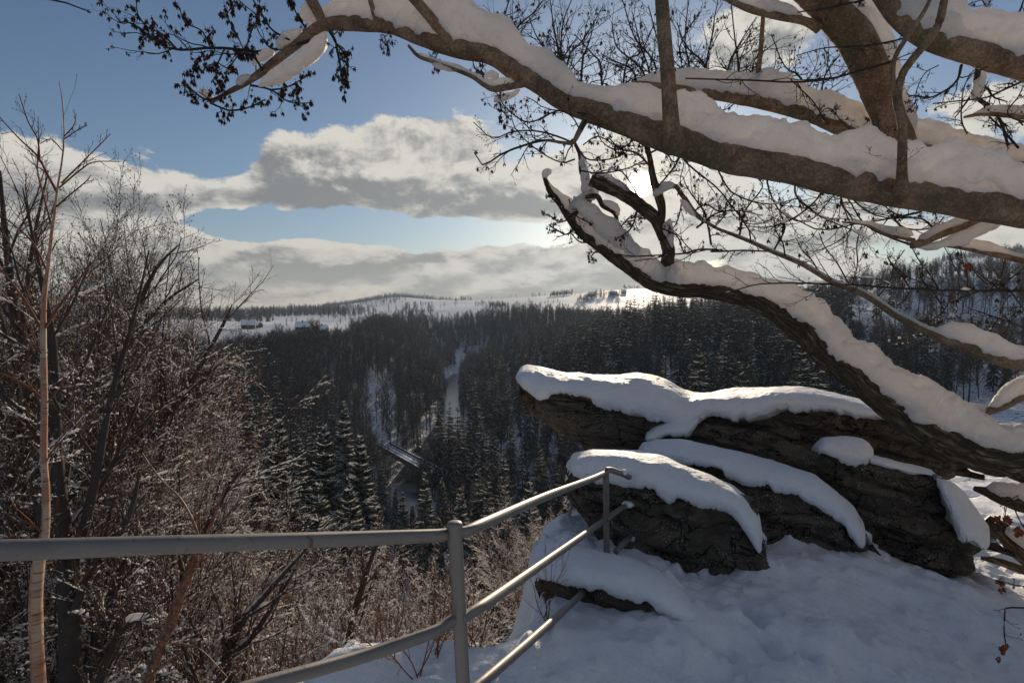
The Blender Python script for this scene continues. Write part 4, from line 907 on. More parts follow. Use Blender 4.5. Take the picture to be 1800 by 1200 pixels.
snow_obj('snow_cap', [(1003,800,828,4.5,1.2),(1010,792,838,4.44,1.5),(1040,787,838,4.38,1.7),(1080,786,842,4.33,1.8),(1120,790,850,4.25,1.9),(1160,797,866,4.2,1.9),(1200,812,880,4.13,1.9),(1250,832,884,4.06,1.8),(1290,852,898,4.02,1.6),(1310,868,922,4.0,1.4),(1324,882,948,4.0,1.2),(1334,900,968,4.02,1.0),(1340,925,970,4.08,.7)], t, seed=72, nc=230)
t = thing('boulder', 'low dark rock rim poking out of the snow below the foot of the far post', 'rock', tuple(P(1060, 1090, 3.8)))
rock_obj('boulder_body', [(950,1012,1062,3.66,.5),(975,1006,1096,3.58,.7),(1010,1006,1082,3.50,.7),(1060,1014,1084,3.42,.7),(1120,1030,1094,3.30,.7),(1170,1050,1108,3.22,.6),(1205,1075,1114,3.18,.4)], t, seed=54, amp=.035, strata=.035)
snow_obj('snow_cap', [(946,985,1014,3.60,.6),(965,968,1020,3.50,.9),(1000,966,1020,3.40,1.0),(1040,972,1032,3.33,1.0),(1080,980,1040,3.26,1.0),(1120,990,1052,3.2,.9),(1160,1006,1068,3.13,.8),(1200,1035,1085,3.1,.7),(1225,1062,1092,3.12,.5)], t, seed=73, crest=.35)
snow_obj('snow_cap', [(958,950,975,4.4,.5),(975,936,985,4.3,.7),(1000,930,980,4.25,.8),(1030,936,975,4.3,.7),(1050,950,975,4.4,.5)], t, seed=74, nc=60)

# ------------------------------------------------------------------ steel railing
def pipe(mb, pts, r, k=20, n=40, closed=True, flat=None):
    q, s_ = smooth_path(np.array(pts), n)
    R = np.full(n, r)
    if flat is not None: R = R * flat(np.linspace(0, 1, n))
    tubes(mb, q[None], R[None], k)
    for e in (0, -1):
        T = unit(q[1] - q[0]) if e == 0 else unit(q[-1] - q[-2]); A, B = rot_frame(T[None]); a = np.arange(k) / k * 2 * PI
        ring = q[e] + (A * np.cos(a)[:, None] + B * np.sin(a)[:, None]) * R[e]
        mb.add(np.vstack([ring, q[e][None]]), [[j, (j + 1) % k, k] for j in range(k)])
rail = thing('railing', 'grey galvanised tube railing with two posts at the edge of the lookout', 'railing', (0, 0, -1.7))
m = MB(); pt = P(799, 922, 1.85); pb = P(814, 1200, 1.9); pb2 = pt + (pb - pt) * 1.35; pipe(m, [pt, pt * .5 + pb2 * .5, pb2], .0235, 24)
post = child('post', m, MATS['metal'], rail)
m = MB(); a = np.linspace(0, PI / 2, 6); capR = np.concatenate([[.026], .026 * np.cos(a) ** .6 + 1e-4]); capz = np.concatenate([[-.012], .012 * np.sin(a)])
tubes(m, np.stack([np.full(7, pt[0]), np.full(7, pt[1]), pt[2] + capz], 1)[None], capR[None], 24); child('post_cap', m, MATS['metal'], rail)
m = MB(); qt = P(1065, 828, 4.1); qb = P(1067, 985, 4.12); pipe(m, [qt, qt * .5 + qb * .5, qb - np.array([0, 0, .15])], .0225, 20); child('post', m, MATS['metal_rust'], rail)
m = MB(); tubes(m, np.stack([np.full(7, qt[0]), np.full(7, qt[1]), qt[2] + capz], 1)[None], capR[None] * .98, 20); child('post_cap', m, MATS['metal'], rail)
fl = lambda t: 1 - .18 * np.exp(-((t - 1) / .02) ** 2) - .18 * np.exp(-(t / .02) ** 2)
m = MB(); pipe(m, [P(-260, 972, 1.02), P(0, 967, 1.13), P(300, 957, 1.32), P(600, 947, 1.63), P(740, 942, 1.80), P(778, 940, 1.85), P(800, 934, 1.88)], .0212, 24, 60, flat=fl); child('upper_rail', m, MATS['metal'], rail)
m = MB(); pipe(m, [P(806, 936, 1.86), P(826, 931, 1.9), P(860, 916, 2.05), P(960, 872, 2.8), P(1040, 842, 3.7), P(1062, 832, 4.08)], .0205, 24, 60, flat=fl); child('upper_rail', m, MATS['metal'], rail)
m = MB(); pipe(m, [P(240, 1268, 1.25), P(470, 1200, 1.45), P(640, 1152, 1.66), P(755, 1113, 1.80), P(782, 1098, 1.85), P(805, 1084, 1.88)], .0195, 24, 50, flat=fl); child('middle_rail', m, MATS['metal'], rail)
m = MB(); pipe(m, [P(812, 1088, 1.86), P(826, 1078, 1.9), P(860, 1056, 2.02), P(960, 986, 2.75), P(1040, 930, 3.65), P(1064, 913, 4.08)], .0195, 24, 60, flat=fl); child('middle_rail', m, MATS['metal'], rail)
m = MB(); pipe(m, [P(740, 1290, 1.85), P(800, 1238, 1.98), P(860, 1188, 2.15), P(960, 1101, 2.75), P(1030, 1036, 3.5), P(1058, 1008, 3.95)], .0195, 20, 60); child('lower_rail', m, MATS['metal'], rail)
m = MB(); pipe(m, [P(1066, 826, 4.1), P(1075, 826, 4.12), P(1095, 833, 4.16), P(1106, 838, 4.25)], .021, 16, 20); child('anchor_stub', m, MATS['metal'], rail)
m = MB(); pipe(m, [P(1066, 912, 4.1), P(1085, 898, 4.2), P(1106, 886, 4.35)], .021, 16, 20); child('anchor_stub', m, MATS['metal'], rail)
m = MB(); pipe(m, [P(1082, 970, 4.15), P(1095, 955, 4.22), P(1112, 938, 4.35)], .021, 16, 20); child('anchor_stub', m, MATS['metal'], rail)
m = MB(); c = P(1105, 877, 4.36); box(m, c[0] - .018, c[0] + .018, c[1], c[1] + .01, c[2] - .05, c[2] + .045); child('anchor_plate', m, MATS['metal'], rail)
def blob(c, r3, mat_, name, root, seed=0, amp=.2, sub=24):
    u, v = np.meshgrid(np.linspace(0, PI, sub), np.linspace(0, 2 * PI, sub, endpoint=False), indexing='ij')
    q = np.stack([np.sin(u) * np.cos(v), np.sin(u) * np.sin(v), np.cos(u)], -1).reshape(-1, 3)
    q = q * (1 + amp * fbm(q * 2 + seed, 1, 3, seed))[:, None]; m = MB(); m.add(np.array(c) + q * np.array(r3), grid_faces(sub, sub, True))
    return child(name, m, mat_, root)
blob(P(1097, 830, 4.16), (.026, .03, .022), MATS['snow'], 'snow_lump', rail, 1); blob(P(1104, 886, 4.33), (.045, .05, .024), MATS['snow'], 'snow_lump', rail, 2); blob(P(1112, 940, 4.33), (.024, .04, .045), MATS['snow'], 'snow_lump', rail, 3)
# ------------------------------------------------------------------ leafless shrubs and young trees on the slope at left
def shrub_meshes(seed, H, nst, spread, m1, m2, m3, snow, twigm, rad=.035, rmin=.0030, up=.5, lr=(.25, .5), fat=1.0, catkins=0):
    r = np.random.default_rng(seed); st, tw, sn = MB(), MB(), MB(); N = 14
    az = r.random(nst) * 2 * PI; sl_ = np.radians(r.uniform(*spread, nst)); L = H * r.uniform(.65, 1.02, nst) / np.cos(sl_ * .6)
    d = np.stack([np.sin(sl_) * np.cos(az), np.sin(sl_) * np.sin(az), np.cos(sl_)], 1); cur = np.stack([r.normal(0, .15, nst), r.normal(0, .15, nst), np.full(nst, -.4)], 1); pts = [cur]
    for q in range(N - 1):
        cur = cur + d * (L / (N - 1))[:, None]; pts.append(cur); d = unit(d + r.normal(0, .045, (nst, 3)) + np.array([0, 0, .035]))
    P0 = np.stack(pts, 1); R0 = rad * r.uniform(.6, 1.1, nst)[:, None] * np.linspace(1, .12, N)[None]
    tubes(st, P0, R0, 7); p1, r1 = sprout(P0, R0, m1, r, lr, (20, 48), up, .07, 9, .18, .98, .5, rmin * 1.6)
    p2, r2 = sprout(p1, r1, m2, r, (.3, .6), (25, 50), .25, .09, 6, .1, .98, .55, rmin * 1.2)
    p3, r3 = sprout(p2, r2, m3, r, (.3, .7), (25, 55), .15, .12, 5, .1, .98, .7, rmin)
    tubes(st, p1, r1, 5); tubes(tw, p2, r2, 3); tubes(tw, p3, r3, 3)
    if catkins:
        e = p3[r.random(len(p3)) < catkins]; tip = e[:, -1]; q = np.stack([tip, tip + [0, 0, -.018], tip + [0, 0, -.036]], 1); tubes(tw, q, np.tile([.004, .008, .003], (len(q), 1)), 4)
    snow_on(sn, P0, R0, r, 0, 1.0, .55, .8, snow, 5, .010, 5); snow_on(sn, p1, r1, r, 0, 1.0, .6, 1.0, snow, 4, .012, 5)
    snow_on(sn, p2, r2, r, 0, 1.0, .6, 1.1, snow * .80, 3, .011, 5); snow_on(sn, p3, r3, r, 0, 1.0, .6, 1.0, snow * .38, 3, .010, 4)
    return st.mesh('stems', MATS['trunk']), tw.mesh('twigs', MATS[twigm], False), sn.mesh('snow_cover', MATS['twig_snow'])
SH = {}
def SHP(kind, k):
    key = (kind, k)
    if key not in SH:
        s = 100 + 17 * k + {'bush': 0, 'tall': 500, 'low': 900}[kind]
        if kind == 'bush': SH[key] = shrub_meshes(s, 8, 9, (3, 20), 13, 8, 5, .56, 'twig_brown' if k % 2 else 'twig_red')
        if kind == 'tall': SH[key] = shrub_meshes(s, 11, 4, (2, 14), 26, 9, 6, .30, 'twig_dark', .06, .003, .8, (.18, .36), 1, .5)
        if kind == 'low': SH[key] = shrub_meshes(s, 3.2, 12, (8, 38), 12, 7, 4, .62, 'twig_red', .016, .0022)
    return SH[key]
REFH = {'bush': 8., 'tall': 11., 'low': 3.2}
TOPL = np.array([(-200, 330), (0, 360), (60, 380), (200, 380), (250, 560), (320, 760), (400, 860), (470, 920), (560, 950), (650, 965), (740, 1010), (840, 1060), (930, 1120)], float)
rs = np.random.default_rng(21)
def place_shrub(kind, k, px, Y, yt, label, group=None, name='bare_shrub', cat='shrub'):
    p = S(px, yt, Y); gz = ground(p[0], p[1])[0]; H = np.clip(p[2] - gz, .3 * REFH[kind], 1.5 * REFH[kind]); s = H / REFH[kind]
    t = thing(name, label, cat, (p[0], p[1], p[2] - H), group, rs.random() * 6.28); t.scale = (min(s, 1.35),) * 2 + (s,)
    for n_, me in zip(('stems', 'twigs', 'snow_cover'), SHP(kind, k)): link(n_, me, t)
    return t
for px, Y, yt in [(-60, 11, 250), (30, 12.5, 345), (62, 10.0, 300), (150, 13, 330), (185, 11.5, 318), (-10, 9, 430), (110, 16, 360), (240, 14, 395), (215, 17, 400)]:
    place_shrub('tall', rs.integers(0, 3), px, Y, yt, 'tall leafless dark-twigged tree %s' % {-60: 'half cut off by the left edge', 30: 'left of the birch, farther one', 62: 'just left of the birch, nearer one', 150: 'right of the birch with spreading top', 185: 'right of the birch, nearest the sky gap', -10: 'low at the left edge', 110: 'directly behind the birch crown', 240: 'rightmost of the row behind the birch', 215: 'second from right behind the birch'}[px], 'tall leafless trees behind the birch', 'bare_tree', 'tree')
n_ = 0
for Y, sp in ((7.5, 150), (10, 120), (13.5, 105), (18, 90), (25, 90)):
    for px in np.arange(-120, 930, sp):
        q = px + rs.uniform(-.4, .4) * sp; yt = np.interp(q, TOPL[:, 0], TOPL[:, 1]) + abs(rs.normal(0, 60)) + max(0, 14 - Y) * 9
        if Y < 9 and q > 430: continue
        if Y > 20 and q > 720: continue
        if q > 560 and Y < 12: continue
        place_shrub('bush', int(rs.integers(0, 4)), q, Y, yt, 'snow-dusted leafless shrub %s, %s row' % (pick([(0, 'at the left edge'), (65, 'left of the upright birch'), (120, 'behind the upright birch'), (200, 'right of the upright birch'), (290, 'around the leaning birch'), (380, 'right of the leaning birch'), (470, 'under the middle of the handrail'), (560, 'below the snowy spruce group'), (660, 'left of the near post'), (800, 'just left of the near post'), (9999, 'between the posts')], q), {7.5: 'nearest', 10: 'second', 13.5: 'third', 18: 'fourth', 25: 'farthest'}[Y]), 'leafless snow-dusted shrubs on the slope'); n_ += 1
for px, Y, yt in [(600, 9, 980), (640, 8, 1020), (700, 9.5, 1010), (760, 8.5, 1040), (820, 10, 1010), (880, 11, 1050), (560, 7.5, 1010), (850, 8, 1090), (700, 12, 960), (780, 14, 940), (850, 16, 980), (930, 20, 900), (980, 30, 860), (900, 26, 880), (500, 6.5, 1040), (420, 6.5, 1020)]:
    place_shrub('low', int(rs.integers(0, 3)), px, Y, yt, 'low reddish twiggy shrub %s' % {600: 'left of the near post behind two others', 640: 'left of the near post close to the snow', 700: 'behind the near post foot', 760: 'touching the left side of the near post', 820: 'just right of the near post', 880: 'under the middle rail between the posts', 560: 'beside the end of the middle rail', 850: 'at the snow edge between the posts', 930: 'below the lone snowy spruce', 980: 'under the far post', 900: 'below the upper rail between the posts', 500: 'behind the lower left rail', 420: 'at the bottom edge behind the lower left rail', 780: 'above the near post cap'}[px], 'low reddish shrubs below the railing')
# the long branch with a thick snow line leaning to the right, part of one of the shrubs
def px_path(lst, n=40):
    """rows px, py, depth, radius in px -> resampled points, radii"""
    w = np.array([np.append(P(a, b, c), d * c / 1000) for a, b, c, d in lst]); q, s = smooth_path(w, n); return q[:, :3], q[:, 3]
def stem_tree(name, label, cat, stems, seed, mats, snow=.6, m=(12, 7, 4), rmin=.002, lr=(.2, .4), base=None, twig='twig_brown', up=.5, group=None, fatadd=.010, ang=(20, 45)):
    r = np.random.default_rng(seed); c0, _ = px_path(stems[0][:2], 2); root = thing(name, label, cat, tuple(base if base is not None else c0[0]), group)
    st, tw, sn = MB(), MB(), MB(); PP, RR2 = [], []
    for s in stems:
        q, rad = px_path(s, 24); PP.append(q); RR2.append(rad)
    PP, RR2 = np.stack(PP), np.stack(RR2); tubes(st, PP, RR2, 9)
    p1, r1 = sprout(PP, RR2, m[0], r, lr, ang, up, .07, 8, .2, .99, .45, rmin * 1.5); p2, r2 = sprout(p1, r1, m[1], r, (.3, .6), (25, 50), .2, .1, 6, .1, .98, .6, rmin)
    p3, r3 = sprout(p2, r2, m[2], r, (.3, .7), (25, 55), .1, .12, 4, .1, .98, .7, rmin * .9)
    tubes(st, p1, r1, 5); tubes(tw, p2, r2, 3); tubes(tw, p3, r3, 3)
    if snow:
        snow_on(sn, PP, RR2, r, 0, 1, .5, .8, snow + .3, 7, fatadd, 4); snow_on(sn, p1, r1, r, 0, 1, .6, .9, snow, 4, .008, 5); snow_on(sn, p2, r2, r, 0, 1, .6, 1, snow * .8, 3, .006, 4)
    child('stem', st, MATS[mats], root); tag(child('twigs', tw, MATS[twig], root, False), kind='stuff')
    if snow: child('snow_cover', sn, MATS['twig_snow'], root)
    return root
stem_tree('bare_tree', 'leafless tree with long snow-lined branches reaching up to the right before snowy spruces', 'tree',
  [[(60, 1330, 11, 16), (130, 1080, 11, 12), (205, 850, 11, 9), (260, 770, 11, 8), (320, 700, 11, 6), (362, 625, 11, 4), (390, 575, 11, 3), (408, 535, 11, 1)],
   [(140, 1060, 11, 9), (230, 830, 10.8, 8), (290, 735, 10.7, 7), (340, 685, 10.6, 5), (385, 640, 10.6, 2)],
   [(130, 1080, 11, 12), (190, 820, 11.3, 9), (225, 600, 11.5, 6), (270, 480, 11.5, 3), (315, 430, 11.5, 1)],
   [(150, 1000, 11, 9), (185, 780, 11.6, 8), (210, 640, 11.9, 5), (280, 540, 11.9, 3), (350, 490, 11.9, 1)]], 61, 'trunk', .45, base=ground(S(60, 1300, 11)[0], 11)[0:0].tolist() or None)
stem_tree('bare_tree', 'leafless tree with a dark mossy trunk just right of the birch at the bottom left', 'tree',
  [[(128, 1320, 6.5, 22), (125, 1180, 6.5, 18), (118, 1000, 6.6, 14), (100, 800, 6.8, 10), (92, 600, 7, 7), (60, 430, 7.2, 3), (40, 330, 7.2, 1)],
   [(120, 1020, 6.6, 10), (160, 880, 6.7, 8), (195, 700, 6.9, 5), (235, 560, 7, 3), (262, 440, 7, 1)],
   [(122, 1100, 6.5, 8), (160, 1000, 6.4, 6), (215, 930, 6.4, 5), (235, 880, 6.4, 4), (245, 830, 6.4, 2)]], 62, 'trunk', .30, (14, 8, 5), .0022, up=.6)
stem_tree('bare_tree', 'leafless tree with pale bare trunk at the extreme left edge', 'tree',
  [[(-40, 1320, 8, 16), (0, 1000, 8, 12), (45, 860, 8, 10), (30, 600, 8.2, 7), (10, 420, 8.4, 5), (0, 300, 8.4, 2)],
   [(10, 900, 8, 8), (45, 760, 8, 7), (38, 600, 8.2, 5), (60, 420, 8.4, 3), (85, 300, 8.4, 1)]], 63, 'trunk', .5, (14, 8, 5), .0022, up=.6)
for k, (pp, lab) in enumerate([([[(480, 1330, 7.5, 9), (400, 1180, 7.5, 7), (450, 1110, 7.6, 5), (520, 1000, 7.8, 2)], [(330, 1330, 7.5, 9), (410, 1120, 7.5, 7), (470, 1040, 7.7, 5), (560, 940, 8, 2)]], 'leafless shrub with slanting snow-lined stems below the handrail in the middle of the left side'),
    ([[(150, 1330, 6, 8), (180, 1180, 6, 7), (220, 1100, 6.1, 6), (262, 1085, 6.1, 3)], [(120, 1350, 7, 8), (190, 1060, 7, 8), (235, 960, 7.1, 5), (240, 900, 7.2, 2)]], 'leafless shrub with short snow-topped branches between the two birches'),
    ([[(600, 1200, 9, 6), (620, 1090, 9, 6), (650, 990, 9.1, 4), (672, 935, 9.2, 2)]], 'pale slender shrub with snow-white side twigs left of the near railing post'),
    ([[(330, 1330, 8, 8), (300, 1120, 8, 7), (340, 980, 8.2, 5), (400, 860, 8.5, 3), (450, 800, 8.6, 1)]], 'leafless shrub leaning right with its thin top above the middle of the handrail')]):
    stem_tree('bare_shrub', lab, 'shrub', pp, 70 + k, 'trunk', .75, (12, 7, 4), .002, (.25, .5), up=.35)
# birches
def tube_uv(mb, q, rad, k=16, mi=0):
    n = len(q); T = unit(np.gradient(q, axis=0)); up = np.array([0, 0, 1.]); Sd = unit(np.cross(T, np.where(np.abs(T[:, 2:3]) > .93, np.array([0, -1., .2]), up))); U = np.cross(Sd, T)
    for i in range(1, n):    # keep the frame from flipping
        if (Sd[i] @ Sd[i - 1]) < 0: Sd[i] *= -1; U[i] *= -1
    a = np.linspace(0, 2 * PI, k + 1) + PI / 2
    ring = Sd[:, None] * np.cos(a)[None, :, None] + U[:, None] * np.sin(a)[None, :, None]
    V = q[:, None] + ring * rad[:, None, None]; s = np.concatenate([[0], np.cumsum(np.linalg.norm(np.diff(q, axis=0), axis=1))])
    uv = np.stack([np.repeat(s[:, None], k + 1, 1), np.repeat((a * rad.mean())[None], n, 0)], -1).reshape(-1, 2)
    return V, ring, uv
def birch(name, label, trunks, seed, matn, twig):
    root = thing(name, label, 'tree', tuple(P(*trunks[0][0][:3]))); r = np.random.default_rng(seed)
    TR, BR, TW, SN = MB(), MB(), MB(), MB(); PP, RR2 = [], []
    for k, s in enumerate(trunks):
        q, rad = px_path(s, 40 if k == 0 else 18)
        if k == 0:
            V, ring, uv = tube_uv(TR, q, rad, 16); n = fbm(V.reshape(-1, 3), 14, 3, 3).reshape(V.shape[:2]); V = V + ring * (n * rad[:, None] * .16)[..., None]; TR.add(V.reshape(-1, 3), grid_faces(V.shape[0], 17), 0, uv)
        else: tubes(BR, q, rad, 6)
        q2, _ = smooth_path(np.hstack([q, rad[:, None]]), 18); PP.append(q2[:, :3]); RR2.append(q2[:, 3])
    PP, RR2 = np.stack(PP), np.stack(RR2)
    p1, r1 = sprout(PP[1:], RR2[1:], 5, r, (.2, .45), (25, 50), .3, .08, 7, .15, .95, .6, .0015); p2, r2 = sprout(p1, r1, 3, r, (.3, .6), (25, 50), .2, .1, 4, .1, .95, .7, .0012)
    p0, r0 = sprout(PP[:1], RR2[:1], 12, r, (.06, .16), (25, 55), .3, .08, 7, .3, .97, .25, .002)
    tubes(BR, p1, r1, 4); tubes(BR, p0, r0, 5); tubes(TW, p2, r2, 3)
    ends = np.concatenate([p1[:, -1], p2[:, -1], p0[:, -1]]); q = np.stack([ends, ends + [0, 0, .006], ends + [0, 0, .012]], 1); tubes(TW, q, np.tile([.0015, .003, .0008], (len(q), 1)), 4)
    child('trunk', TR, MATS[matn], root); child('branches', BR, MATS[twig], root); tag(child('twigs', TW, MATS['twig_dark'], root, False), kind='stuff')
birch('birch_tree', 'slender upright birch with pale peeling bark and painted-in sunlit orange at the left', [
  [(70, 1300, 5, 10.20), (68, 1193, 5, 10.62), (63, 1100, 5, 10.20), (66, 1000, 5, 9.35), (80, 930, 5, 6.48), (80, 850, 5, 5.76), (77, 800, 5, 5.40), (78, 700, 5, 5.04), (76, 600, 5, 4.68), (78, 517, 5, 3.96), (85, 467, 5, 2.79), (92, 400, 5, 2.48), (97, 370, 5, 2.17), (100, 337, 5, 1.86), (108, 290, 5, 1.49), (113, 240, 5, 1.12), (110, 183, 5, 0.81), (104, 143, 5, 0.50)],
  [(100, 337, 5, 2.4), (85, 310, 5, 2), (66, 275, 5, 1.7), (35, 245, 5, 1.2), (10, 218, 5, .9), (-10, 195, 5, .6)],
  [(70, 285, 5, 1.5), (66, 245, 5, 1.2), (50, 215, 5, 1), (38, 180, 5, .8), (33, 165, 5, .6)],
  [(108, 322, 5, 1.5), (130, 300, 5, 1.3), (150, 280, 5, 1), (180, 250, 5, .8), (194, 236, 5, .5)],
  [(104, 330, 5, 1.5), (140, 300, 5, 1.3), (165, 285, 5, 1), (213, 284, 5, .6)],
  [(78, 577, 5, 2.6), (110, 530, 5, 2), (140, 490, 5, 1.4), (175, 445, 5, .7)],
  [(76, 585, 5, 2.6), (45, 530, 5, 2), (15, 490, 5, 1.5), (-20, 450, 5, 1)],
  [(78, 705, 5, 2.6), (50, 680, 5, 2), (0, 655, 5, 1.4)],
  [(84, 480, 5, 2), (60, 430, 5, 1.6), (30, 400, 5, 1.2), (-10, 370, 5, .8)],
  [(92, 400, 5, 1.6), (78, 350, 5, 1.4), (66, 300, 5, 1.1), (68, 250, 5, .8), (67, 205, 5, .5)],
  [(97, 365, 5, 1.6), (120, 345, 5, 1.2), (150, 320, 5, 1), (160, 308, 5, .6)],
  [(113, 240, 5, 1), (130, 220, 5, .8), (134, 200, 5, .5)], [(112, 245, 5, 1), (135, 230, 5, .8), (154, 220, 5, .5)],
  [(110, 265, 5, 1), (90, 245, 5, .9), (70, 253, 5, .6)]], 81, 'birch_bark', 'twig_red')
birch('birch_tree', 'leaning birch with reddish peeling trunk rising under the handrail right of the upright birch', [
  [(245, 1330, 5.5, 10), (262, 1200, 5.5, 8.5), (285, 1130, 5.5, 8), (300, 1095, 5.5, 9), (318, 1040, 5.5, 8), (338, 1000, 5.5, 6), (352, 972, 5.5, 4.5), (362, 945, 5.5, 3), (378, 900, 5.5, 2.5), (400, 850, 5.5, 1)],
  [(345, 985, 5.4, 3), (348, 940, 5.4, 2.4), (320, 880, 5.4, 2), (290, 850, 5.4, 1.5), (262, 815, 5.4, 1.2), (250, 795, 5.4, .7)],
  [(415, 966, 5.4, 1.2), (440, 980, 5.4, 1.5), (500, 985, 5.4, 1.2), (570, 988, 5.4, .6)],
  [(300, 1130, 5.5, 2), (350, 1140, 5.5, 1.5), (400, 1190, 5.5, 1)], [(300, 1100, 5.6, 4), (330, 1000, 5.6, 4), (350, 940, 5.6, 2), (350, 900, 5.6, 1)]], 82, 'birch_red', 'birch_red')
# thin saplings poking out of the near snow
for k, (px, py, d, H) in enumerate([(770, 1180, 2.7, .5), (690, 1200, 2.6, .42), (830, 1175, 2.75, .36), (735, 1205, 2.55, .5), (960, 1090, 3.3, .55)]):
    r = np.random.default_rng(300 + k); b_ = P(px, py, d); b_[2] = ledge_z(b_[:1], b_[1:2])[0] - .03; N = 10; nst = 4; cur = np.tile(b_, (nst, 1)) + r.normal(0, .02, (nst, 3)) * [1, 1, 0]; dd = unit(np.stack([r.normal(0, .35, nst), r.normal(0, .25, nst), np.ones(nst)], 1)); pts = [cur]
    for q in range(N - 1): cur = cur + dd * H / N; pts.append(cur); dd = unit(dd + r.normal(0, .07, (nst, 3)))
    P0 = np.stack(pts, 1); R0 = np.tile(np.linspace(.0035, .001, N), (nst, 1)); m = MB(); tubes(m, P0, R0, 5); p1, r1 = sprout(P0, R0, 5, r, (.25, .5), (25, 50), .3, .1, 7, .2, .95, .6, .0009); tubes(m, p1, r1, 4)
    p2, r2 = sprout(p1, r1, 2, r, (.3, .5), (25, 50), .3, .1, 5, .2, .95, .8, .0008); tubes(m, p2, r2, 3)
    m.v = [v - b_ for v in m.v]; o = m.build('sapling', MATS['twig_red']); o.location = b_
    tag(o, ['thin bare sapling in the snow just left of the near post foot', 'thin bare sapling in the snow farthest left below the middle rail', 'thin bare sapling in the snow just right of the near post', 'thin many-stemmed sapling at the bottom edge left of the near post', 'thin bare sapling at the cliff edge left of the low rock rim'][k], 'sapling')
# ------------------------------------------------------------------ big trees reaching in from the right
def limb(name, rows, root, matn, n=120, k=36, amp=.10, snow=None, seed=0, kink=0.0, snow_n=None, fatw=1.0, snowparent=True, gaps=None):
    q, rad = px_path(rows, n); rng = np.random.default_rng(seed)
    q = q + fbm(q, 3.0, 3, seed)[:, None] * rad[:, None] * kink * np.array([.4, .4, 1.])
    m = MB(); V, ring, uv = tube_uv(m, q, rad, k); Vf = V.reshape(-1, 3)
    # stretched bark relief and knots
    s = uv[:, 0]; nn = fbm(Vf, 4, 4, seed + 1) * amp * .9 + fbm(Vf, 16, 3, seed + 2) * amp * .35
    if matn == 'bark_rough':
        cr = fbm(np.stack([s * 13, uv[:, 1] * 26, 0 * s + seed], 1), 1, 3, seed + 7); nn = nn + np.abs(cr) * -.20 + .05
    nn = nn.reshape(V.shape[:2]); nn[:, -1] = nn[:, 0]
    V = V + ring * (nn * rad[:, None])[..., None]; m.add(V.reshape(-1, 3), grid_faces(n, k + 1), 0, uv)
    for e in (0, -1): m.add(np.vstack([V[e, :-1], q[e][None]]), [[j, (j + 1) % k, k] for j in range(k)], 0, np.zeros((k + 1, 2)))
    o = child(name, m, MATS[matn], root)
    if snow is not None:
        px = np.array([r_[0] for r_ in snow], float); hh = np.array([r_[1] for r_ in snow], float)
        # arc position of each snow sample is read from the drawn columns
        rp_ = np.array([[a, b] for a, b, c, d in rows], float); L = np.concatenate([[0], np.cumsum(np.linalg.norm(np.diff(rp_, axis=0), axis=1))])
        N2 = snow_n or n; tt = np.linspace(px.min(), px.max(), N2)   # parameter = fraction along the limb
        h_px = np.interp(tt, px, hh); S0 = np.linspace(0, 1, n)
        c = np.stack([np.interp(tt, S0, q[:, i]) for i in range(3)], 1); rr = np.interp(tt, S0, rad)
        dm = np.interp(tt, S0, q[:, 1] * cp + q[:, 2] * spi); h = h_px * dm / 1000 * .86
        T = unit(np.gradient(c, axis=0)); up = np.array([0, 0, 1.]) - T * T[:, 2:3]; up = unit(up); sd = np.cross(T, up)
        h = h * (1 + .40 * fbm(c, 3.4, 4, seed + 11, .6)); h = h * (1 - .45 * np.clip(fbm(c, 2.2, 2, seed + 31) * 3 - .9, 0, 1))
        hh_ = (h + rr * .9) / 2; cen = c + up * (rr * .1 + hh_)[:, None]; w = np.maximum(rr * .92, h * .42) * fatw
        K = 44; a = np.linspace(0, 2 * PI, K, endpoint=False); ca, sa = np.cos(a), np.sin(a); p_ = .70
        cc = np.sign(ca) * np.abs(ca) ** p_; ss2 = np.sign(sa) * np.abs(sa) ** .9
        e = np.clip(np.minimum(np.arange(N2), np.arange(N2)[::-1]) / (N2 * .04 + 1), 0, 1) ** .5; e[[0, -1]] = .02
        if gaps is not None: e = e * np.interp(tt, [g_[0] for g_ in gaps], [g_[1] for g_ in gaps])
        R3 = sd[:, None] * (cc[None] * w[:, None])[..., None] + up[:, None] * (ss2[None] * hh_[:, None])[..., None]
        Vs = cen[:, None] - up[:, None] * (hh_ * (1 - e) * .8)[:, None, None] + R3 * e[:, None, None]; Vq = Vs.reshape(-1, 3)
        nr = unit(R3).reshape(-1, 3)
        sc = np.repeat(np.minimum(h, .25), K)
        lower = np.clip(-nr[:, 2] * 1.5 + .3, 0, 1)
        d = fbm(Vq, 6, 3, seed + 12) * .28 * sc + fbm(Vq, 15, 3, seed + 13) * .18 * sc + fbm(Vq, 55, 2, seed + 14) * .035 * sc + lower * fbm(Vq, 19, 3, seed + 15, .6) * .20 * sc
        Vq = Vq + nr * (d * np.repeat(e, K))[:, None]; ms = MB(); ms.add(Vq, grid_faces(N2, K, True)); caps(ms, Vq, N2, K)
        child('snow_cap', ms, MATS['limb_snow'], o)
    return q, rad, o
def husks(mb, tips, rng, size=(.006, .011)):
    """small open seed husks: three or four pointed scales round a short stalk"""
    n = len(tips)
    if n == 0: return
    sz = rng.uniform(*size, n); az = rng.random(n) * 2 * PI
    for s in range(4):
        a = az + s * PI / 2; o = np.stack([np.cos(a), np.sin(a), 0 * a], 1); t = np.stack([-np.sin(a), np.cos(a), 0 * a], 1); dn = np.array([0, 0, -1.])
        b0 = tips; m1 = tips + (o * .55 + t * .45 + dn * .8) * sz[:, None]; m2 = tips + (o * .55 - t * .45 + dn * .8) * sz[:, None]; e = tips + (o * .8 + dn * 2.1) * sz[:, None]
        mb.add(np.stack([b0, m1, e, m2], 1).reshape(-1, 3), np.arange(4 * n).reshape(-1, 4))
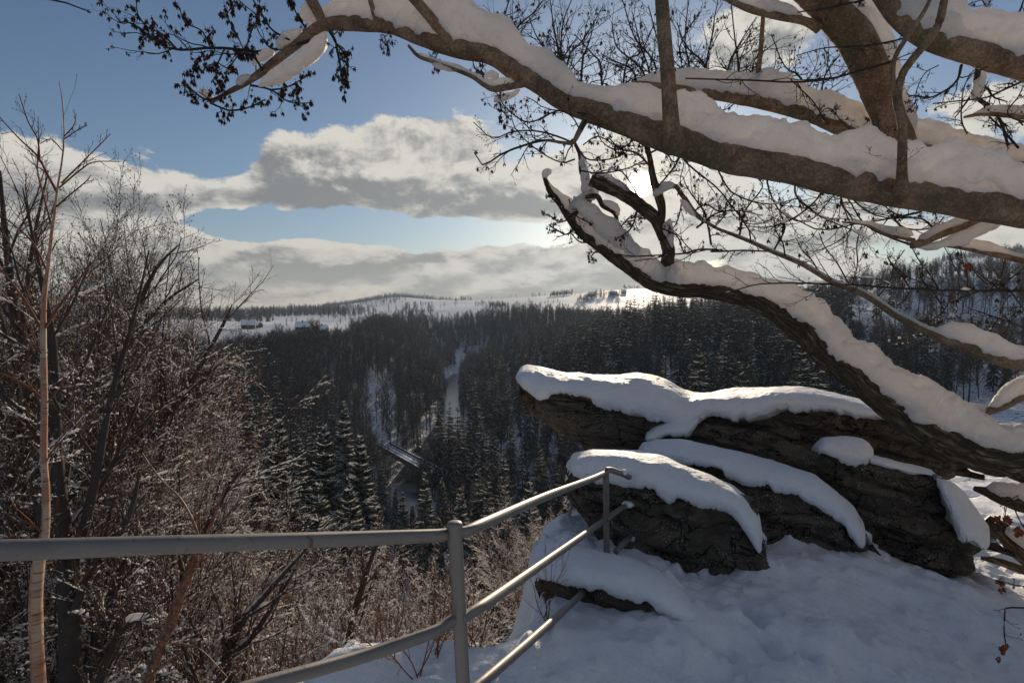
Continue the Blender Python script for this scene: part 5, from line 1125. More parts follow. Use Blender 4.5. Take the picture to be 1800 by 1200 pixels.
def leafmesh(c, L, rng, lean=(0, 0, -1)):
    """one withered oak leaf: lobed outline, curled"""
    n = 22; t = np.linspace(0, 1, n); w = np.sin(t * PI) ** .7 * (.30 + .10 * np.sin(t * 21)) * L
    ax = unit(np.array(lean, float) + rng.normal(0, .25, 3)); sd = unit(np.cross(ax, rng.normal(0, 1, 3))); nr = np.cross(ax, sd)
    rows = []
    for i in range(n):
        for u in (-1, -.5, 0, .5, 1):
            rows.append(c + ax * t[i] * L + sd * u * w[i] + nr * ((u * u) * .22 * L * np.sin(t[i] * 3) + .10 * L * math.sin(t[i] * 6 + u * 2)))
    return np.array(rows), grid_faces(n, 5)
DC = [4.0]
def twigset(prims, seed, root, husk=.25, m=(7, 4, 2), lr=(.25, .5), rmin=.0009, snow=0.0, matn='twig_oak', up=.25, husksize=(.007, .012), name='twigs', wob=.16, ang=(25, 55)):
    """prims: rows of (px,py) or (px,py,depth) drawn twigs with start and end radius in px"""
    r = np.random.default_rng(seed); tw, sn, hk = MB(), MB(), MB(); PP, RR2 = [], []
    for pts, d, r0, r1 in prims:
        n0 = len(pts); rows = [(a[0], a[1], (a[2] if len(a) > 2 else d + .10 * math.sin(i * 1.7 + pts[0][0])), r0 + (r1 - r0) * i / (n0 - 1)) for i, a in enumerate(pts)]
        q, rad = px_path(rows, 16); q = q + fbm(q, 8, 2, seed)[:, None] * np.array([.010, .010, .010]) * np.linspace(0, 1, 16)[:, None] ** .5; PP.append(q); RR2.append(np.maximum(rad, rmin))
    PP, RR2 = np.stack(PP), np.stack(RR2); tubes(tw, PP, RR2, 6)
    p1, r1 = sprout(PP, RR2, m[0], r, lr, ang, up, wob, 8, .08, .99, .6, rmin * 1.25); p2, r2 = sprout(p1, r1, m[1], r, (.25, .6), (25, 60), up, wob, 6, .15, .98, .7, rmin)
    p3, r3 = sprout(p2, r2, m[2], r, (.25, .6), (25, 60), up, wob, 5, .2, .98, .8, rmin * .9)
    for a, b_, k in ((p1, r1, 5), (p2, r2, 4), (p3, r3, 3)): tubes(tw, a, b_, k)
    # buds: tiny swellings at the tips
    tips = np.concatenate([p1[:, -1], p2[:, -1], p3[:, -1]]); dirs = unit(np.concatenate([p1[:, -1] - p1[:, -2], p2[:, -1] - p2[:, -2], p3[:, -1] - p3[:, -2]]))
    sel = r.random(len(tips)) < .8; q = np.stack([tips[sel], tips[sel] + dirs[sel] * .005, tips[sel] + dirs[sel] * .012], 1); tubes(tw, q, np.tile([.0010, .0021, .0004], (len(q), 1)), 4)
    if snow:
        snow_on(sn, PP, RR2, r, 0, 1, .5, 1.3, snow, 7, .006); snow_on(sn, p1, r1, r, 0, 1, .6, 1.3, snow * .8, 5, .004)
    if husk: s2 = r.random(len(tips)) < husk; husks(hk, tips[s2], r, husksize)
    tag(child(name, tw, MATS[matn], root), kind='stuff')
    if snow: tag(child('twig_snow', sn, MATS['twig_snow'], root), kind='stuff')
    if husk:
        h = child('seed_husks', hk, MATS['husk'], root, False)
        if h: tag(h, kind='stuff')

up_t = thing('beech_tree', 'smooth grey-brown barked tree whose long snow-loaded limbs sweep in from the right across the sky', 'tree', tuple(P(2420, 1300, 4.0)))
limb('trunk', [(2420, 1700, 4.0, 70), (2400, 1200, 4.0, 66), (2370, 800, 4.0, 62), (2330, 500, 4.0, 58), (2300, 250, 4.0, 52), (2280, -100, 4.0, 46), (2260, -600, 4.0, 36)], up_t, 'bark_smooth', 60, 32)
# 1: long arching limb
U1 = [(2330, 440, 3.9, 44), (2100, 432, 3.5, 34), (1950, 405, 3.3, 28), (1800, 373, 3.2, 25.5), (1700, 356, 3.22, 26), (1590, 341, 3.25, 26), (1470, 318, 3.3, 25), (1360, 294, 3.33, 25), (1280, 275, 3.36, 25.5), (1200, 252, 3.4, 26), (1100, 215, 3.45, 22), (1000, 180, 3.5, 17.5), (950, 150, 3.53, 16.5), (900, 122, 3.55, 17), (860, 97, 3.58, 16), (800, 84, 3.6, 16), (740, 66, 3.65, 14), (680, 46, 3.7, 13), (600, 40, 3.75, 13), (565, 46, 3.78, 10), (545, 58, 3.8, 9), (525, 76, 3.82, 8.5), (490, 103, 3.85, 7.5), (460, 127, 3.9, 6.5), (430, 147, 3.95, 5), (400, 163, 4, 4), (370, 182, 4.05, 2)]
def frac(rows, px):
    w = np.array([P(a, b, c) for a, b, c, d in rows]); L = np.concatenate([[0], np.cumsum(np.linalg.norm(np.diff(w, axis=0), axis=1))]); L /= L[-1]
    xs_ = np.array([a for a, b, c, d in rows], float)
    return float(np.interp(-px, -xs_, L)) if xs_[0] > xs_[-1] else float(np.interp(px, xs_, L))
def sn_(rows, lst): return [(frac(rows, a), h) for a, h in lst]
q1, r1_, o1 = limb('limb', U1, up_t, 'bark_smooth', 300, 40, .15, sn_(U1, [(2250, 50), (1950, 66), (1800, 66), (1700, 76), (1600, 78), (1500, 74), (1400, 62), (1300, 58), (1250, 62), (1200, 78), (1150, 52), (1100, 50), (1050, 34), (1000, 36), (960, 40), (900, 52), (860, 60), (800, 80), (760, 78), (720, 66), (680, 50), (600, 42), (575, 34), (555, 34), (540, 26)][::1]), 3, .25, 420)
# broken snow rolls stuck along the drooping tip, partly hanging under it
def roll(rows, seed, parent, sq=.75):
    """a lumpy roll of snow through points (px, py, depth, radius px)"""
    n = 46; q, rad = px_path(rows, n); t = np.linspace(0, 1, n); rad = rad * np.clip(np.minimum(t, 1 - t) * 9, 0.03, 1) ** .5 * (1 + .38 * fbm(q, 9, 3, seed))
    mm = MB(); V, ring, uv = tube_uv(mm, q, rad, 26); ring = ring * np.array([1, 1, sq]); V = q[:, None] + ring * rad[:, None, None]; Vf = V.reshape(-1, 3)
    nn = (fbm(Vf, 11, 4, seed + 2) * .42 + fbm(Vf, 34, 3, seed + 3) * .16).reshape(V.shape[:2]); nn[:, -1] = nn[:, 0]; V = V + ring * (nn * rad[:, None])[..., None]
    mm.add(V.reshape(-1, 3), grid_faces(n, 27), 0); child('snow_lump', mm, MATS['limb_snow'], parent)
roll([(572, 56, 3.78, 10), (562, 78, 3.79, 14), (545, 96, 3.80, 16), (522, 112, 3.82, 17), (500, 128, 3.84, 16), (478, 140, 3.86, 13), (455, 152, 3.88, 9)], 20, o1)
roll([(530, 52, 3.80, 7), (514, 62, 3.82, 12), (498, 74, 3.84, 12), (488, 86, 3.85, 6)], 21, o1); roll([(482, 90, 3.86, 6), (468, 96, 3.87, 10), (454, 104, 3.88, 9), (444, 116, 3.89, 4)], 22, o1)
roll([(440, 132, 3.9, 4), (426, 140, 3.92, 8), (418, 150, 3.93, 4)], 23, o1); roll([(352, 158, 4.04, 4), (362, 166, 4.04, 9), (372, 175, 4.04, 6)], 24, o1); roll([(552, 4, 3.7, 10), (545, 20, 3.76, 17), (534, 36, 3.8, 12)], 25, o1)
# 2: stems standing on the limb
limb('branch', [(1185, 256, 3.36, 22), (1181, 230, 3.27, 16), (1177, 180, 3.24, 13), (1172, 110, 3.24, 12.5), (1163, 0, 3.36, 11.5), (1158, -120, 3.34, 10), (1150, -340, 3.3, 7), (1128, -560, 3.3, 4), (1120, -760, 3.3, 1)], up_t, 'bark_smooth', 80, 24)
limb('branch', [(795, 82, 3.6, 12), (785, 66, 3.55, 9.5), (758, 33, 3.5, 9), (722, -8, 3.45, 8.5), (660, -70, 3.4, 8), (560, -210, 3.35, 6), (440, -360, 3.3, 4), (300, -440, 3.3, 1)], up_t, 'bark_smooth', 80, 24)
limb('branch', [(672, 45, 3.7, 6), (660, 30, 3.66, 5), (655, 14, 3.62, 4.5), (650, -15, 3.6, 4), (655, -120, 3.55, 2.5), (630, -220, 3.5, .8)], up_t, 'bark_smooth', 50, 16)
limb('branch', [(570, 45, 3.76, 8), (558, 20, 3.7, 9), (545, -5, 3.6, 10), (520, -60, 3.5, 10), (430, -200, 3.4, 6), (350, -330, 3.35, 1)], up_t, 'bark_smooth', 50, 20)
limb('branch', [(1585, 338, 3.17, 15), (1585, 313, 3.08, 9), (1586, 265, 3.03, 7.5), (1586, 217, 3.02, 7.5), (1577, 170, 3.02, 7.5), (1587, 130, 3.02, 6.5), (1602, 107, 3.02, 6.5), (1645, 52, 3.0, 6.5), (1660, 0, 2.98, 6), (1668, -60, 2.96, 5), (1700, -240, 2.9, 3), (1690, -400, 2.9, .8)], up_t, 'bark_smooth', 90, 20)
limb('branch', [(1576, 178, 3.02, 5), (1569, 145, 3.02, 5), (1572, 105, 3.02, 4), (1590, 72, 3.02, 4), (1612, 40, 3.0, 3.5), (1638, -10, 2.98, 3), (1670, -130, 2.95, 1.6), (1720, -230, 2.9, .6)], up_t, 'bark_smooth', 60, 16)
# 3: rear limb under thick snow
U2 = [(2320, 380, 4.4, 36), (2000, 335, 4.5, 22), (1800, 300, 4.5, 17), (1700, 280, 4.5, 16), (1600, 262, 4.5, 16), (1560, 252, 4.5, 16), (1500, 235, 4.5, 13), (1433, 208, 4.5, 12), (1360, 185, 4.5, 12), (1300, 171, 4.5, 12), (1210, 158, 4.5, 9), (1150, 150, 4.5, 6), (1110, 146, 4.5, 4)]
limb('limb', U2, up_t, 'bark_smooth', 200, 30, .12, sn_(U2, [(2200, 30), (1800, 26), (1700, 30), (1640, 36), (1580, 44), (1533, 36), (1483, 40), (1400, 42), (1333, 42), (1280, 32), (1200, 30), (1150, 28), (1120, 20)]), 13, .4, 300, fatw=1.2)
limb('branch', [(1327, 172, 4.5, 5.5), (1330, 150, 4.45, 4.5), (1336, 100, 4.4, 4.2), (1340, 50, 4.35, 3.8), (1344, -20, 4.3, 3.4), (1350, -200, 4.2, 2), (1330, -360, 4.1, .6)], up_t, 'bark_smooth', 60, 14)
# 4: thick forked limb
U3 = [(1600, 300, 4.4, 26), (1577, 236, 4.3, 24), (1560, 200, 4.28, 25), (1545, 160, 4.25, 27), (1520, 100, 4.2, 29), (1493, 55, 4.15, 29), (1455, 15, 4.1, 28), (1418, -20, 4.05, 27), (1360, -90, 4.0, 25), (1260, -230, 3.95, 19), (1150, -420, 3.9, 12), (1080, -620, 3.9, 6), (1050, -800, 3.9, 1.5)]
limb('limb', U3, up_t, 'bark_smooth', 190, 36, .10, sn_(U3, [(1590, 20), (1562, 22), (1532, 34), (1500, 44), (1455, 50), (1380, 46), (1260, 30), (1100, 8)]), 23, .2, 240, fatw=.8)
limb('branch', [(1440, 50, 4.12, 9), (1413, 37, 4.1, 7), (1367, 28, 4.1, 7), (1317, 16, 4.1, 6), (1270, -6, 4.1, 5), (1200, -40, 4.1, 4), (1080, -100, 4.1, 2.4), (960, -190, 4.1, .8)], up_t, 'bark_smooth', 80, 16, .1, [(.06, 10), (.2, 24), (.35, 22), (.6, 10), (.8, 3)], 24)
# 5: upper right limb
U4 = [(2290, 330, 3.7, 44), (2100, 215, 3.6, 30), (1900, 148, 3.6, 24), (1800, 117, 3.6, 22), (1700, 89, 3.6, 20), (1650, 75, 3.6, 18), (1610, 55, 3.6, 17), (1580, 30, 3.6, 16), (1550, -8, 3.6, 15), (1500, -80, 3.6, 13), (1400, -230, 3.55, 9), (1290, -400, 3.5, 5), (1220, -560, 3.5, 1.2)]
limb('limb', U4, up_t, 'bark_smooth', 150, 36, .10, sn_(U4, [(2250, 30), (2000, 52), (1800, 62), (1733, 60), (1680, 62), (1640, 66), (1600, 60), (1560, 46), (1510, 40), (1400, 26), (1250, 6)]), 33, .2, 220, fatw=1.1)
# 6: side branch under the long limb with its own snow
U6 = [(925, 146, 3.54, 7), (905, 150, 3.5, 7), (870, 156, 3.48, 6), (852, 150, 3.46, 4.5), (830, 135, 3.45, 4.2), (800, 122, 3.44, 4), (760, 108, 3.43, 3.5), (735, 98, 3.42, 3.2), (718, 80, 3.42, 2.5)]
limb('branch', U6, up_t, 'bark_smooth', 80, 16, .12, [(.10, 4), (.2, 15), (.32, 17), (.38, 5), (.5, 3), (.6, 5), (.72, 3), (.85, 7), (.92, 2)], 41, .3, fatw=1.2)
roll([(808, 118, 3.45, 3), (792, 122, 3.45, 6), (772, 116, 3.44, 6), (758, 108, 3.44, 3)], 61, up_t); roll([(915, 158, 3.5, 4), (896, 168, 3.49, 8), (878, 172, 3.48, 8), (868, 180, 3.48, 4)], 62, up_t); roll([(876, 138, 3.46, 6), (864, 130, 3.46, 9), (852, 136, 3.46, 5)], 63, up_t)
limb('branch', [(1050, 205, 3.48, 8), (1030, 212, 3.46, 6), (1018, 232, 3.44, 5), (1006, 251, 3.42, 3.5), (985, 250, 3.42, 2.5), (950, 247, 3.42, 2), (915, 258, 3.42, 1.5), (890, 267, 3.4, 1)], up_t, 'bark_smooth', 50, 14)
T = [  # left drooping end
 ([(545, 72), (500, 84), (450, 92), (425, 88), (370, 84), (312, 88), (275, 74), (240, 45), (225, 38), (208, 40), (203, 28)], 3.85, 3, 1), ([(462, 125), (448, 104), (420, 90), (395, 86)], 3.9, 2.5, 1.2), ([(312, 88), (285, 60), (262, 48), (245, 25), (238, 0)], 3.85, 1.8, .8),
 ([(400, 163), (365, 176), (340, 160), (326, 150), (325, 168)], 4.0, 2, 1), ([(372, 182), (405, 194), (440, 188), (466, 175)], 4.0, 2, 1), ([(440, 150), (475, 158), (505, 178), (530, 182), (545, 181)], 3.95, 2, .8), ([(475, 158), (500, 155), (530, 140), (548, 125)], 3.9, 1.6, .8),
 ([(508, 70), (480, 55), (462, 30), (445, 0), (440, -20)], 3.84, 2, 1.2), ([(534, 45), (520, 20), (508, -5)], 3.8, 1.6, .9), ([(430, 92), (440, 60), (450, 30), (420, 0)], 3.86, 1.6, .8), ([(395, 86), (380, 120), (385, 150), (395, 163)], 3.9, 1.6, 1),
 ([(370, 84), (355, 55), (325, 40), (318, 15)], 3.86, 1.5, .7), ([(360, 90), (345, 118), (335, 140)], 3.86, 1.3, .7), ([(578, 52), (590, 75), (598, 110), (602, 150)], 3.77, 3.5, 1.2), ([(590, 75), (610, 100), (612, 130), (605, 155)], 3.77, 2, .9), ([(430, 90), (415, 60), (400, 30), (410, 5)], 3.86, 1.3, .7),
 ([(310, 88), (290, 72), (262, 68), (256, 55)], 3.85, 1.3, .7), ([(160, 22, 3.7), (145, 12, 3.7), (115, 5, 3.7), (80, 0, 3.7), (-20, -60, 3.7), (0, -200, 3.6), (140, -340, 3.45), (300, -440, 3.3)], 3.7, 1, 2.6), ([(420, 95), (400, 120), (380, 110), (355, 125)], 3.9, 1.3, .7)]
twigset(T, 201, up_t, .55, (9, 4, 2), (.14, .34), .0011, 0, 'twig_dark', .25, (.009, .017), wob=.2)
# sprays standing up behind the long limb
r = np.random.default_rng(7); T = []
for x0, y0, x1, y1 in [(985, 118, 965, -10), (985, 118, 1012, -20), (990, 115, 1060, 10), (985, 118, 930, 30), (880, 60, 900, -20), (895, 70, 960, -5), (1140, 140, 1075, 40), (1145, 145, 1110, 20), (1120, 130, 1055, 95), (1190, 150, 1140, 10), (1200, 140, 1230, 20), (1215, 140, 1212, -10),
                       (1240, 130, 1262, -5), (1300, 130, 1285, 0), (1320, 132, 1370, 70), (1300, 142, 1420, 130), (1420, 150, 1355, 60), (1440, 170, 1510, 60), (1340, 140, 1480, 135), (1090, 125, 1150, 40), (1020, 120, 1045, 40), (1250, 130, 1190, 40), (1060, 125, 1010, 60), (1160, 130, 1090, -10), (1275, 135, 1330, 30)]:
    mx, my = (x0 + x1) / 2 + r.normal(0, 12), (y0 + y1) / 2 + r.normal(0, 6); RW = U1 if x0 < 1110 else U2; dd_ = float(np.interp(-x0, [-a for a, *_ in RW], [c for _, _, c, _ in RW])); yy_ = float(np.interp(-x0, [-a for a, *_ in RW], [b for _, b, *_ in RW])); T.append(([(x0, yy_, dd_), (x0 * .7 + mx * .3, y0 * .6 + my * .4), (mx, my), (x1, y1)], dd_ + .25 + r.random() * .5, 2.2, .8))
twigset(T, 202, up_t, .12, (11, 5, 2), (.22, .45), .0011, 0, 'twig_oak', .4, (.008, .014))
# fine horizontal branches crossing in front of the forked limb and below
T = [([(1205, 138), (1260, 140), (1330, 142), (1400, 144), (1450, 140), (1500, 128), (1570, 108)], 3.9, 1.2, 2.2), ([(1402, 22), (1450, 15), (1520, 0)], 3.6, 1, 1.6), ([(1400, 98), (1450, 85), (1530, 80), (1590, 68)], 3.6, .8, 1.6),
 ([(1580, 310), (1560, 285), (1548, 240), (1540, 200)], 3.3, 1.2, .8), ([(1390, 140), (1430, 180), (1450, 215), (1440, 200)], 4.2, 1.2, .8), ([(1430, 215), (1455, 190), (1480, 215), (1500, 235)], 4.2, 1, .8),
 ([(1690, 115), (1680, 145), (1640, 170), (1600, 169)], 3.5, 2.5, 1), ([(1720, 118), (1715, 165), (1740, 190), (1760, 215), (1772, 256)], 4.2, 5, 2), ([(1800, 142), (1760, 160), (1730, 172), (1640, 182)], 4.1, 2.2, 1), ([(1650, 115), (1625, 130), (1610, 165), (1612, 195)], 3.7, 1, .7),
 ([(1700, 235), (1690, 210), (1693, 160), (1705, 130)], 4.3, 1.5, .8), ([(1790, 260), (1760, 225), (1735, 200), (1728, 180)], 4.1, 2, 1), ([(1800, 215), (1770, 200), (1790, 170), (1800, 150)], 4.1, 1.5, .8), ([(1800, 0), (1785, 25), (1740, 18), (1720, -10)], 3.9, 1.5, .8), ([(1660, 70), (1700, 10), (1760, -5)], 4.5, 1, .7),
 ([(1740, 195), (1765, 195), (1790, 205), (1830, 206)], 4.2, 4, 6)]
twigset(T, 203, up_t, .08, (9, 4, 2), (.2, .4), .0010, 0, 'twig_oak', .3)
roll([(1728, 125, 4.15, 5), (1722, 145, 4.15, 11), (1716, 165, 4.15, 9), (1714, 180, 4.15, 3)], 91, up_t)
limb('branch', [(2290, 150, 4.05, 20), (2080, 215, 4.1, 13), (1900, 215, 4.1, 9), (1820, 207, 4.1, 6), (1770, 202, 4.1, 5), (1730, 200, 4.1, 4), (1695, 206, 4.1, 2)], up_t, 'bark_smooth', 80, 12, .1, [(.1, 12), (.5, 10), (.78, 12), (.9, 10), (.98, 4)], 93, fatw=1.4)
# twigs left of the low sun
T = [([(1030, 212), (1005, 251), (960, 247), (915, 258), (880, 272), (850, 290), (835, 268)], 3.42, 3, 1), ([(1006, 251), (980, 240), (940, 230), (900, 232), (865, 243), (832, 215)], 3.42, 1.8, .8), ([(1030, 200), (980, 195), (930, 215), (890, 190), (870, 160)], 3.45, 1.8, .9), ([(1010, 280), (985, 285), (940, 260), (905, 225), (893, 185)], 3.5, 1.5, .8),
 ([(1020, 230), (1000, 200), (960, 190), (925, 170)], 3.4, 1.4, .7), ([(880, 160), (878, 185), (890, 205)], 3.5, 2, 1), ([(1010, 256), (1035, 280), (1080, 278), (1110, 262)], 3.5, 1.6, .8), ([(1120, 240), (1090, 262), (1060, 250), (1045, 225)], 3.5, 1.4, .8), ([(1020, 300), (1060, 305), (1105, 295), (1135, 280)], 3.7, 1.6, .9),
 ([(1025, 255), (1050, 240), (1085, 255), (1130, 258)], 3.6, 1.2, .7), ([(770, 92), (765, 110), (785, 118)], 3.6, 1.2, .7), ([(675, 62), (683, 85), (672, 72)], 3.7, 1, .7), ([(830, 105), (840, 128), (850, 118)], 3.6, 1, .6)]
twigset(T, 204, up_t, .13, (9, 4, 2), (.16, .36), .0010, .0, 'twig_oak', .15, (.008, .015))
# twigs below the long limb, right of the sun
r = np.random.default_rng(9); T = []
for pts in [[(1205, 285), (1260, 330), (1300, 380), (1330, 420)], [(1260, 295), (1290, 340), (1350, 360), (1400, 350)], [(1350, 325), (1370, 370), (1420, 390), (1460, 350)], [(1440, 345), (1400, 380), (1350, 400), (1300, 395)], [(1400, 345), (1440, 380), (1490, 400), (1530, 420)],
            [(1500, 350), (1530, 375), (1570, 385), (1600, 380)], [(1250, 430), (1240, 380), (1215, 340), (1200, 310)], [(1300, 412), (1310, 370), (1340, 330), (1330, 310)], [(1360, 440), (1380, 400), (1370, 370), (1395, 350)], [(1560, 370), (1590, 400), (1640, 400), (1660, 380)],
            [(1225, 400), (1260, 375), (1300, 370), (1340, 380)], [(1480, 360), (1500, 390), (1480, 420), (1440, 440)], [(1620, 372), (1560, 385), (1500, 395), (1440, 404), (1405, 388), (1370, 372)], [(1600, 430), (1560, 415), (1520, 395), (1490, 350), (1460, 335)],
            [(1640, 400), (1620, 385), (1580, 380), (1540, 350)], [(1120, 370), (1110, 400), (1085, 420)]]:
    up_ = pts[0][1] < 350 or pts[0][0] in (1500, 1440, 1480)
    if up_: xr = [a for a, *_ in U1][::-1]; pts = [(pts[0][0], float(np.interp(pts[0][0], xr, [b for _, b, *_ in U1][::-1])), float(np.interp(pts[0][0], xr, [c for _, _, c, _ in U1][::-1])))] + pts
    dd_ = 3.55 + r.random() * .3 if up_ else 4.0
    T.append((pts, dd_, 2.0, .8))
twigset(T, 205, up_t, .05, (10, 5, 2), (.2, .42), .0010, .12, 'twig_oak', .3, (.010, .016))
M3 = [(1960, 372, 3.35, 14), (1800, 374, 3.6, 10), (1740, 380, 3.6, 9), (1700, 392, 3.55, 8.5), (1650, 411, 3.5, 8), (1625, 423, 3.5, 7.5), (1603, 431, 3.5, 6.5)]
limb('branch', M3, up_t, 'bark_smooth', 70, 20, .15, [(.35, 8), (.6, 14), (.8, 10), (.97, 5)], 51, .3)
roll([(1612, 436, 3.5, 3), (1640, 432, 3.52, 9), (1680, 420, 3.54, 13), (1720, 402, 3.57, 15), (1760, 385, 3.6, 14)], 95, up_t); roll([(1530, 398, 3.76, 3), (1556, 404, 3.76, 9), (1588, 408, 3.76, 10), (1606, 414, 3.75, 5)], 97, up_t)
M4 = [(2330, 600, 3.9, 26), (2000, 490, 3.7, 14), (1860, 468, 3.7, 9), (1800, 457, 3.7, 6.5), (1750, 447, 3.7, 5), (1700, 437, 3.7, 4), (1657, 430, 3.7, 3.5)]
limb('branch', M4, up_t, 'bark_smooth', 80, 16, .15, sn_(M4, [(2200, 10), (1860, 3), (1780, 4), (1740, 13), (1690, 15), (1662, 7)]), 52, .3, fatw=1.3)
M5 = [(1607, 422, 3.75, 3.5), (1570, 415, 3.75, 3.5), (1545, 405, 3.75, 3), (1525, 396, 3.75, 2), (1480, 390, 3.75, 1.5)]
limb('branch', M5, up_t, 'bark_smooth', 40, 12, .15, [(.05, 6), (.3, 12), (.6, 9), (.9, 4)], 53, .3, fatw=1.3)

# ---- rough barked oak
oak = thing('oak_tree', 'rough-barked oak whose crooked snow-covered limb reaches from the lower right up towards the low sun', 'tree', tuple(P(2350, 1500, 4.3)))
limb('trunk', [(2360, 1900, 4.4, 80), (2340, 1400, 4.4, 76), (2310, 1000, 4.4, 70), (2290, 700, 4.4, 60), (2300, 400, 4.6, 50), (2330, 0, 4.8, 40)], oak, 'bark_rough', 60, 36, .12)
L1 = [(2300, 960, 4.4, 60), (2150, 905, 4.3, 46), (2000, 862, 4.25, 40), (1900, 840, 4.2, 36), (1800, 816, 4.2, 32), (1740, 806, 4.22, 31), (1700, 793, 4.25, 31), (1633, 762, 4.35, 29), (1567, 712, 4.45, 24), (1500, 662, 4.6, 21), (1455, 628, 4.7, 20), (1432, 600, 4.75, 21), (1400, 574, 4.8, 20), (1350, 541, 4.9, 17), (1300, 521, 4.95, 15), (1240, 512, 5.0, 14), (1200, 510, 5.05, 14), (1150, 497, 5.1, 14), (1100, 468, 5.2, 12), (1060, 436, 5.25, 10), (1025, 410, 5.3, 9), (1003, 385, 5.35, 7.5), (985, 358, 5.35, 6), (966, 335, 5.35, 5), (956, 308, 5.35, 3.5)]
q2, r2_, o2 = limb('limb', L1, oak, 'bark_rough', 300, 48, .14, sn_(L1, [(2200, 30), (1900, 44), (1800, 44), (1750, 38), (1700, 50), (1650, 52), (1600, 48), (1560, 48), (1517, 46), (1470, 42), (1440, 46), (1400, 44), (1383, 40), (1333, 34), (1267, 42), (1200, 44), (1150, 30), (1100, 34), (1060, 36), (1030, 36), (1005, 30), (985, 22), (968, 16), (958, 10)]), 103, .35, 420, fatw=1.0)
L2 = [(1172, 500, 5.1, 15), (1172, 470, 5.05, 12), (1175, 440, 5.0, 11), (1165, 410, 5.0, 11), (1152, 385, 5.0, 11), (1130, 366, 5.0, 11.5), (1110, 350, 5.0, 11.5), (1085, 336, 5.0, 11.5), (1060, 324, 5.0, 11.5), (1038, 315, 5.0, 9.5)]
limb('limb', L2, oak, 'bark_rough', 90, 28, .12, [(.72, 1), (.8, 5), (.92, 10), (.98, 6)], 104, .3)
limb('branch', [(1160, 400, 5.0, 7), (1163, 370, 4.95, 7), (1158, 345, 4.95, 8), (1148, 315, 4.95, 6.5), (1143, 285, 4.95, 5), (1136, 255, 4.95, 5)], oak, 'bark_rough', 50, 18, .15, None, 105, .6)
limb('branch', [(1156, 338, 4.95, 5), (1185, 328, 4.9, 4.5), (1200, 345, 4.9, 4), (1225, 380, 4.9, 3), (1255, 398, 4.88, 2.4)], oak, 'bark_smooth', 50, 14, .1, None, 106, .3)
limb('branch', [(1000, 385, 5.3, 6), (1025, 360, 5.28, 6), (1038, 345, 5.26, 6), (1030, 320, 5.25, 5), (1022, 300, 5.25, 4.5), (1020, 275, 5.25, 4), (1010, 250, 5.25, 2.5)], oak, 'bark_rough', 60, 14, .15, [(.05, 12), (.2, 18), (.35, 14), (.55, 5), (.75, 6), (.9, 3)], 107, .4, fatw=1.8)
limb('branch', [(1030, 345, 5.2, 4), (1050, 345, 5.15, 4.5), (1060, 362, 5.15, 4), (1080, 375, 5.15, 4), (1086, 400, 5.15, 3)], oak, 'bark_rough', 40, 12, .15, [(.4, 4), (.6, 8), (.8, 4)], 108, .3)
roll([(1008, 345, 5.3, 6), (1024, 362, 5.25, 15), (1045, 380, 5.2, 18), (1066, 398, 5.16, 18), (1090, 420, 5.14, 18), (1112, 438, 5.12, 15), (1130, 452, 5.1, 8)], 120, o2)
roll([(1020, 280, 5.23, 4), (1028, 300, 5.22, 7), (1030, 322, 5.22, 8), (1034, 340, 5.22, 10), (1045, 352, 5.22, 5)], 121, o2); roll([(1148, 345, 4.93, 4), (1158, 336, 4.91, 8), (1172, 326, 4.9, 10), (1186, 328, 4.9, 5)], 122, o2)
roll([(1178, 384, 4.95, 4), (1174, 398, 4.94, 9), (1178, 416, 4.94, 7), (1182, 436, 4.95, 3)], 123, o2); roll([(1196, 350, 4.88, 3), (1210, 366, 4.87, 7), (1222, 380, 4.87, 3)], 124, o2); roll([(970, 304, 5.33, 5), (962, 303, 5.32, 8), (956, 312, 5.32, 5)], 125, o2); roll([(1060, 352, 5.1, 3), (1076, 360, 5.1, 8), (1090, 372, 5.1, 4)], 126, o2)
L3 = [(2290, 760, 4.2, 34), (2050, 690, 3.9, 20), (1900, 655, 3.75, 14), (1800, 640, 3.7, 12.5), (1767, 636, 3.7, 12), (1717, 616, 3.72, 11), (1683, 602, 3.75, 9.5), (1633, 583, 3.78, 7.5), (1600, 565, 3.8, 7), (1567, 548, 3.82, 6.5), (1533, 525, 3.84, 6), (1500, 507, 3.86, 5.5), (1467, 497, 3.88, 5), (1440, 482, 3.9, 4.6), (1407, 463, 3.92, 4.2), (1360, 443, 3.95, 3.8), (1320, 425, 3.97, 3.2), (1290, 413, 4.0, 3), (1253, 398, 4.02, 2.4), (1225, 375, 4.05, 2), (1205, 345, 4.05, 1.4)]
limb('limb', L3, oak, 'bark_smooth', 220, 22, .12, sn_(L3, [(2200, 20), (1900, 28), (1800, 18), (1760, 26), (1725, 30), (1690, 34), (1660, 26), (1648, 12), (1640, 3), (1560, 1.5), (1530, 3), (1520, 1), (1400, .8), (1250, .5)]), 109, .3, 300, fatw=1.1)
L4 = [(2290, 820, 4.3, 30), (2000, 700, 4.2, 18), (1900, 680, 4.2, 13), (1800, 695, 4.2, 10.5), (1765, 712, 4.2, 8.5), (1738, 722, 4.2, 7), (1712, 724, 4.2, 3)]
limb('limb', L4, oak, 'bark_smooth', 80, 20, .15, [(.2, 20), (.5, 24), (.7, 22), (.85, 20), (.96, 9)], 110, .3, 120, fatw=1.3)
T = [([(1270, 440), (1230, 438), (1200, 446), (1160, 448), (1110, 450), (1075, 446), (1045, 445)], 4.6, 2, .9), ([(1352, 442), (1300, 440), (1250, 442)], 4.2, 1.4, 1.8), ([(1830, 512), (1700, 510), (1600, 508), (1500, 500), (1430, 497), (1400, 500)], 3.8, 2.4, 1.2), ([(1480, 500), (1400, 498), (1330, 500), (1280, 515), (1240, 522)], 4.3, 1.6, 1.0)]
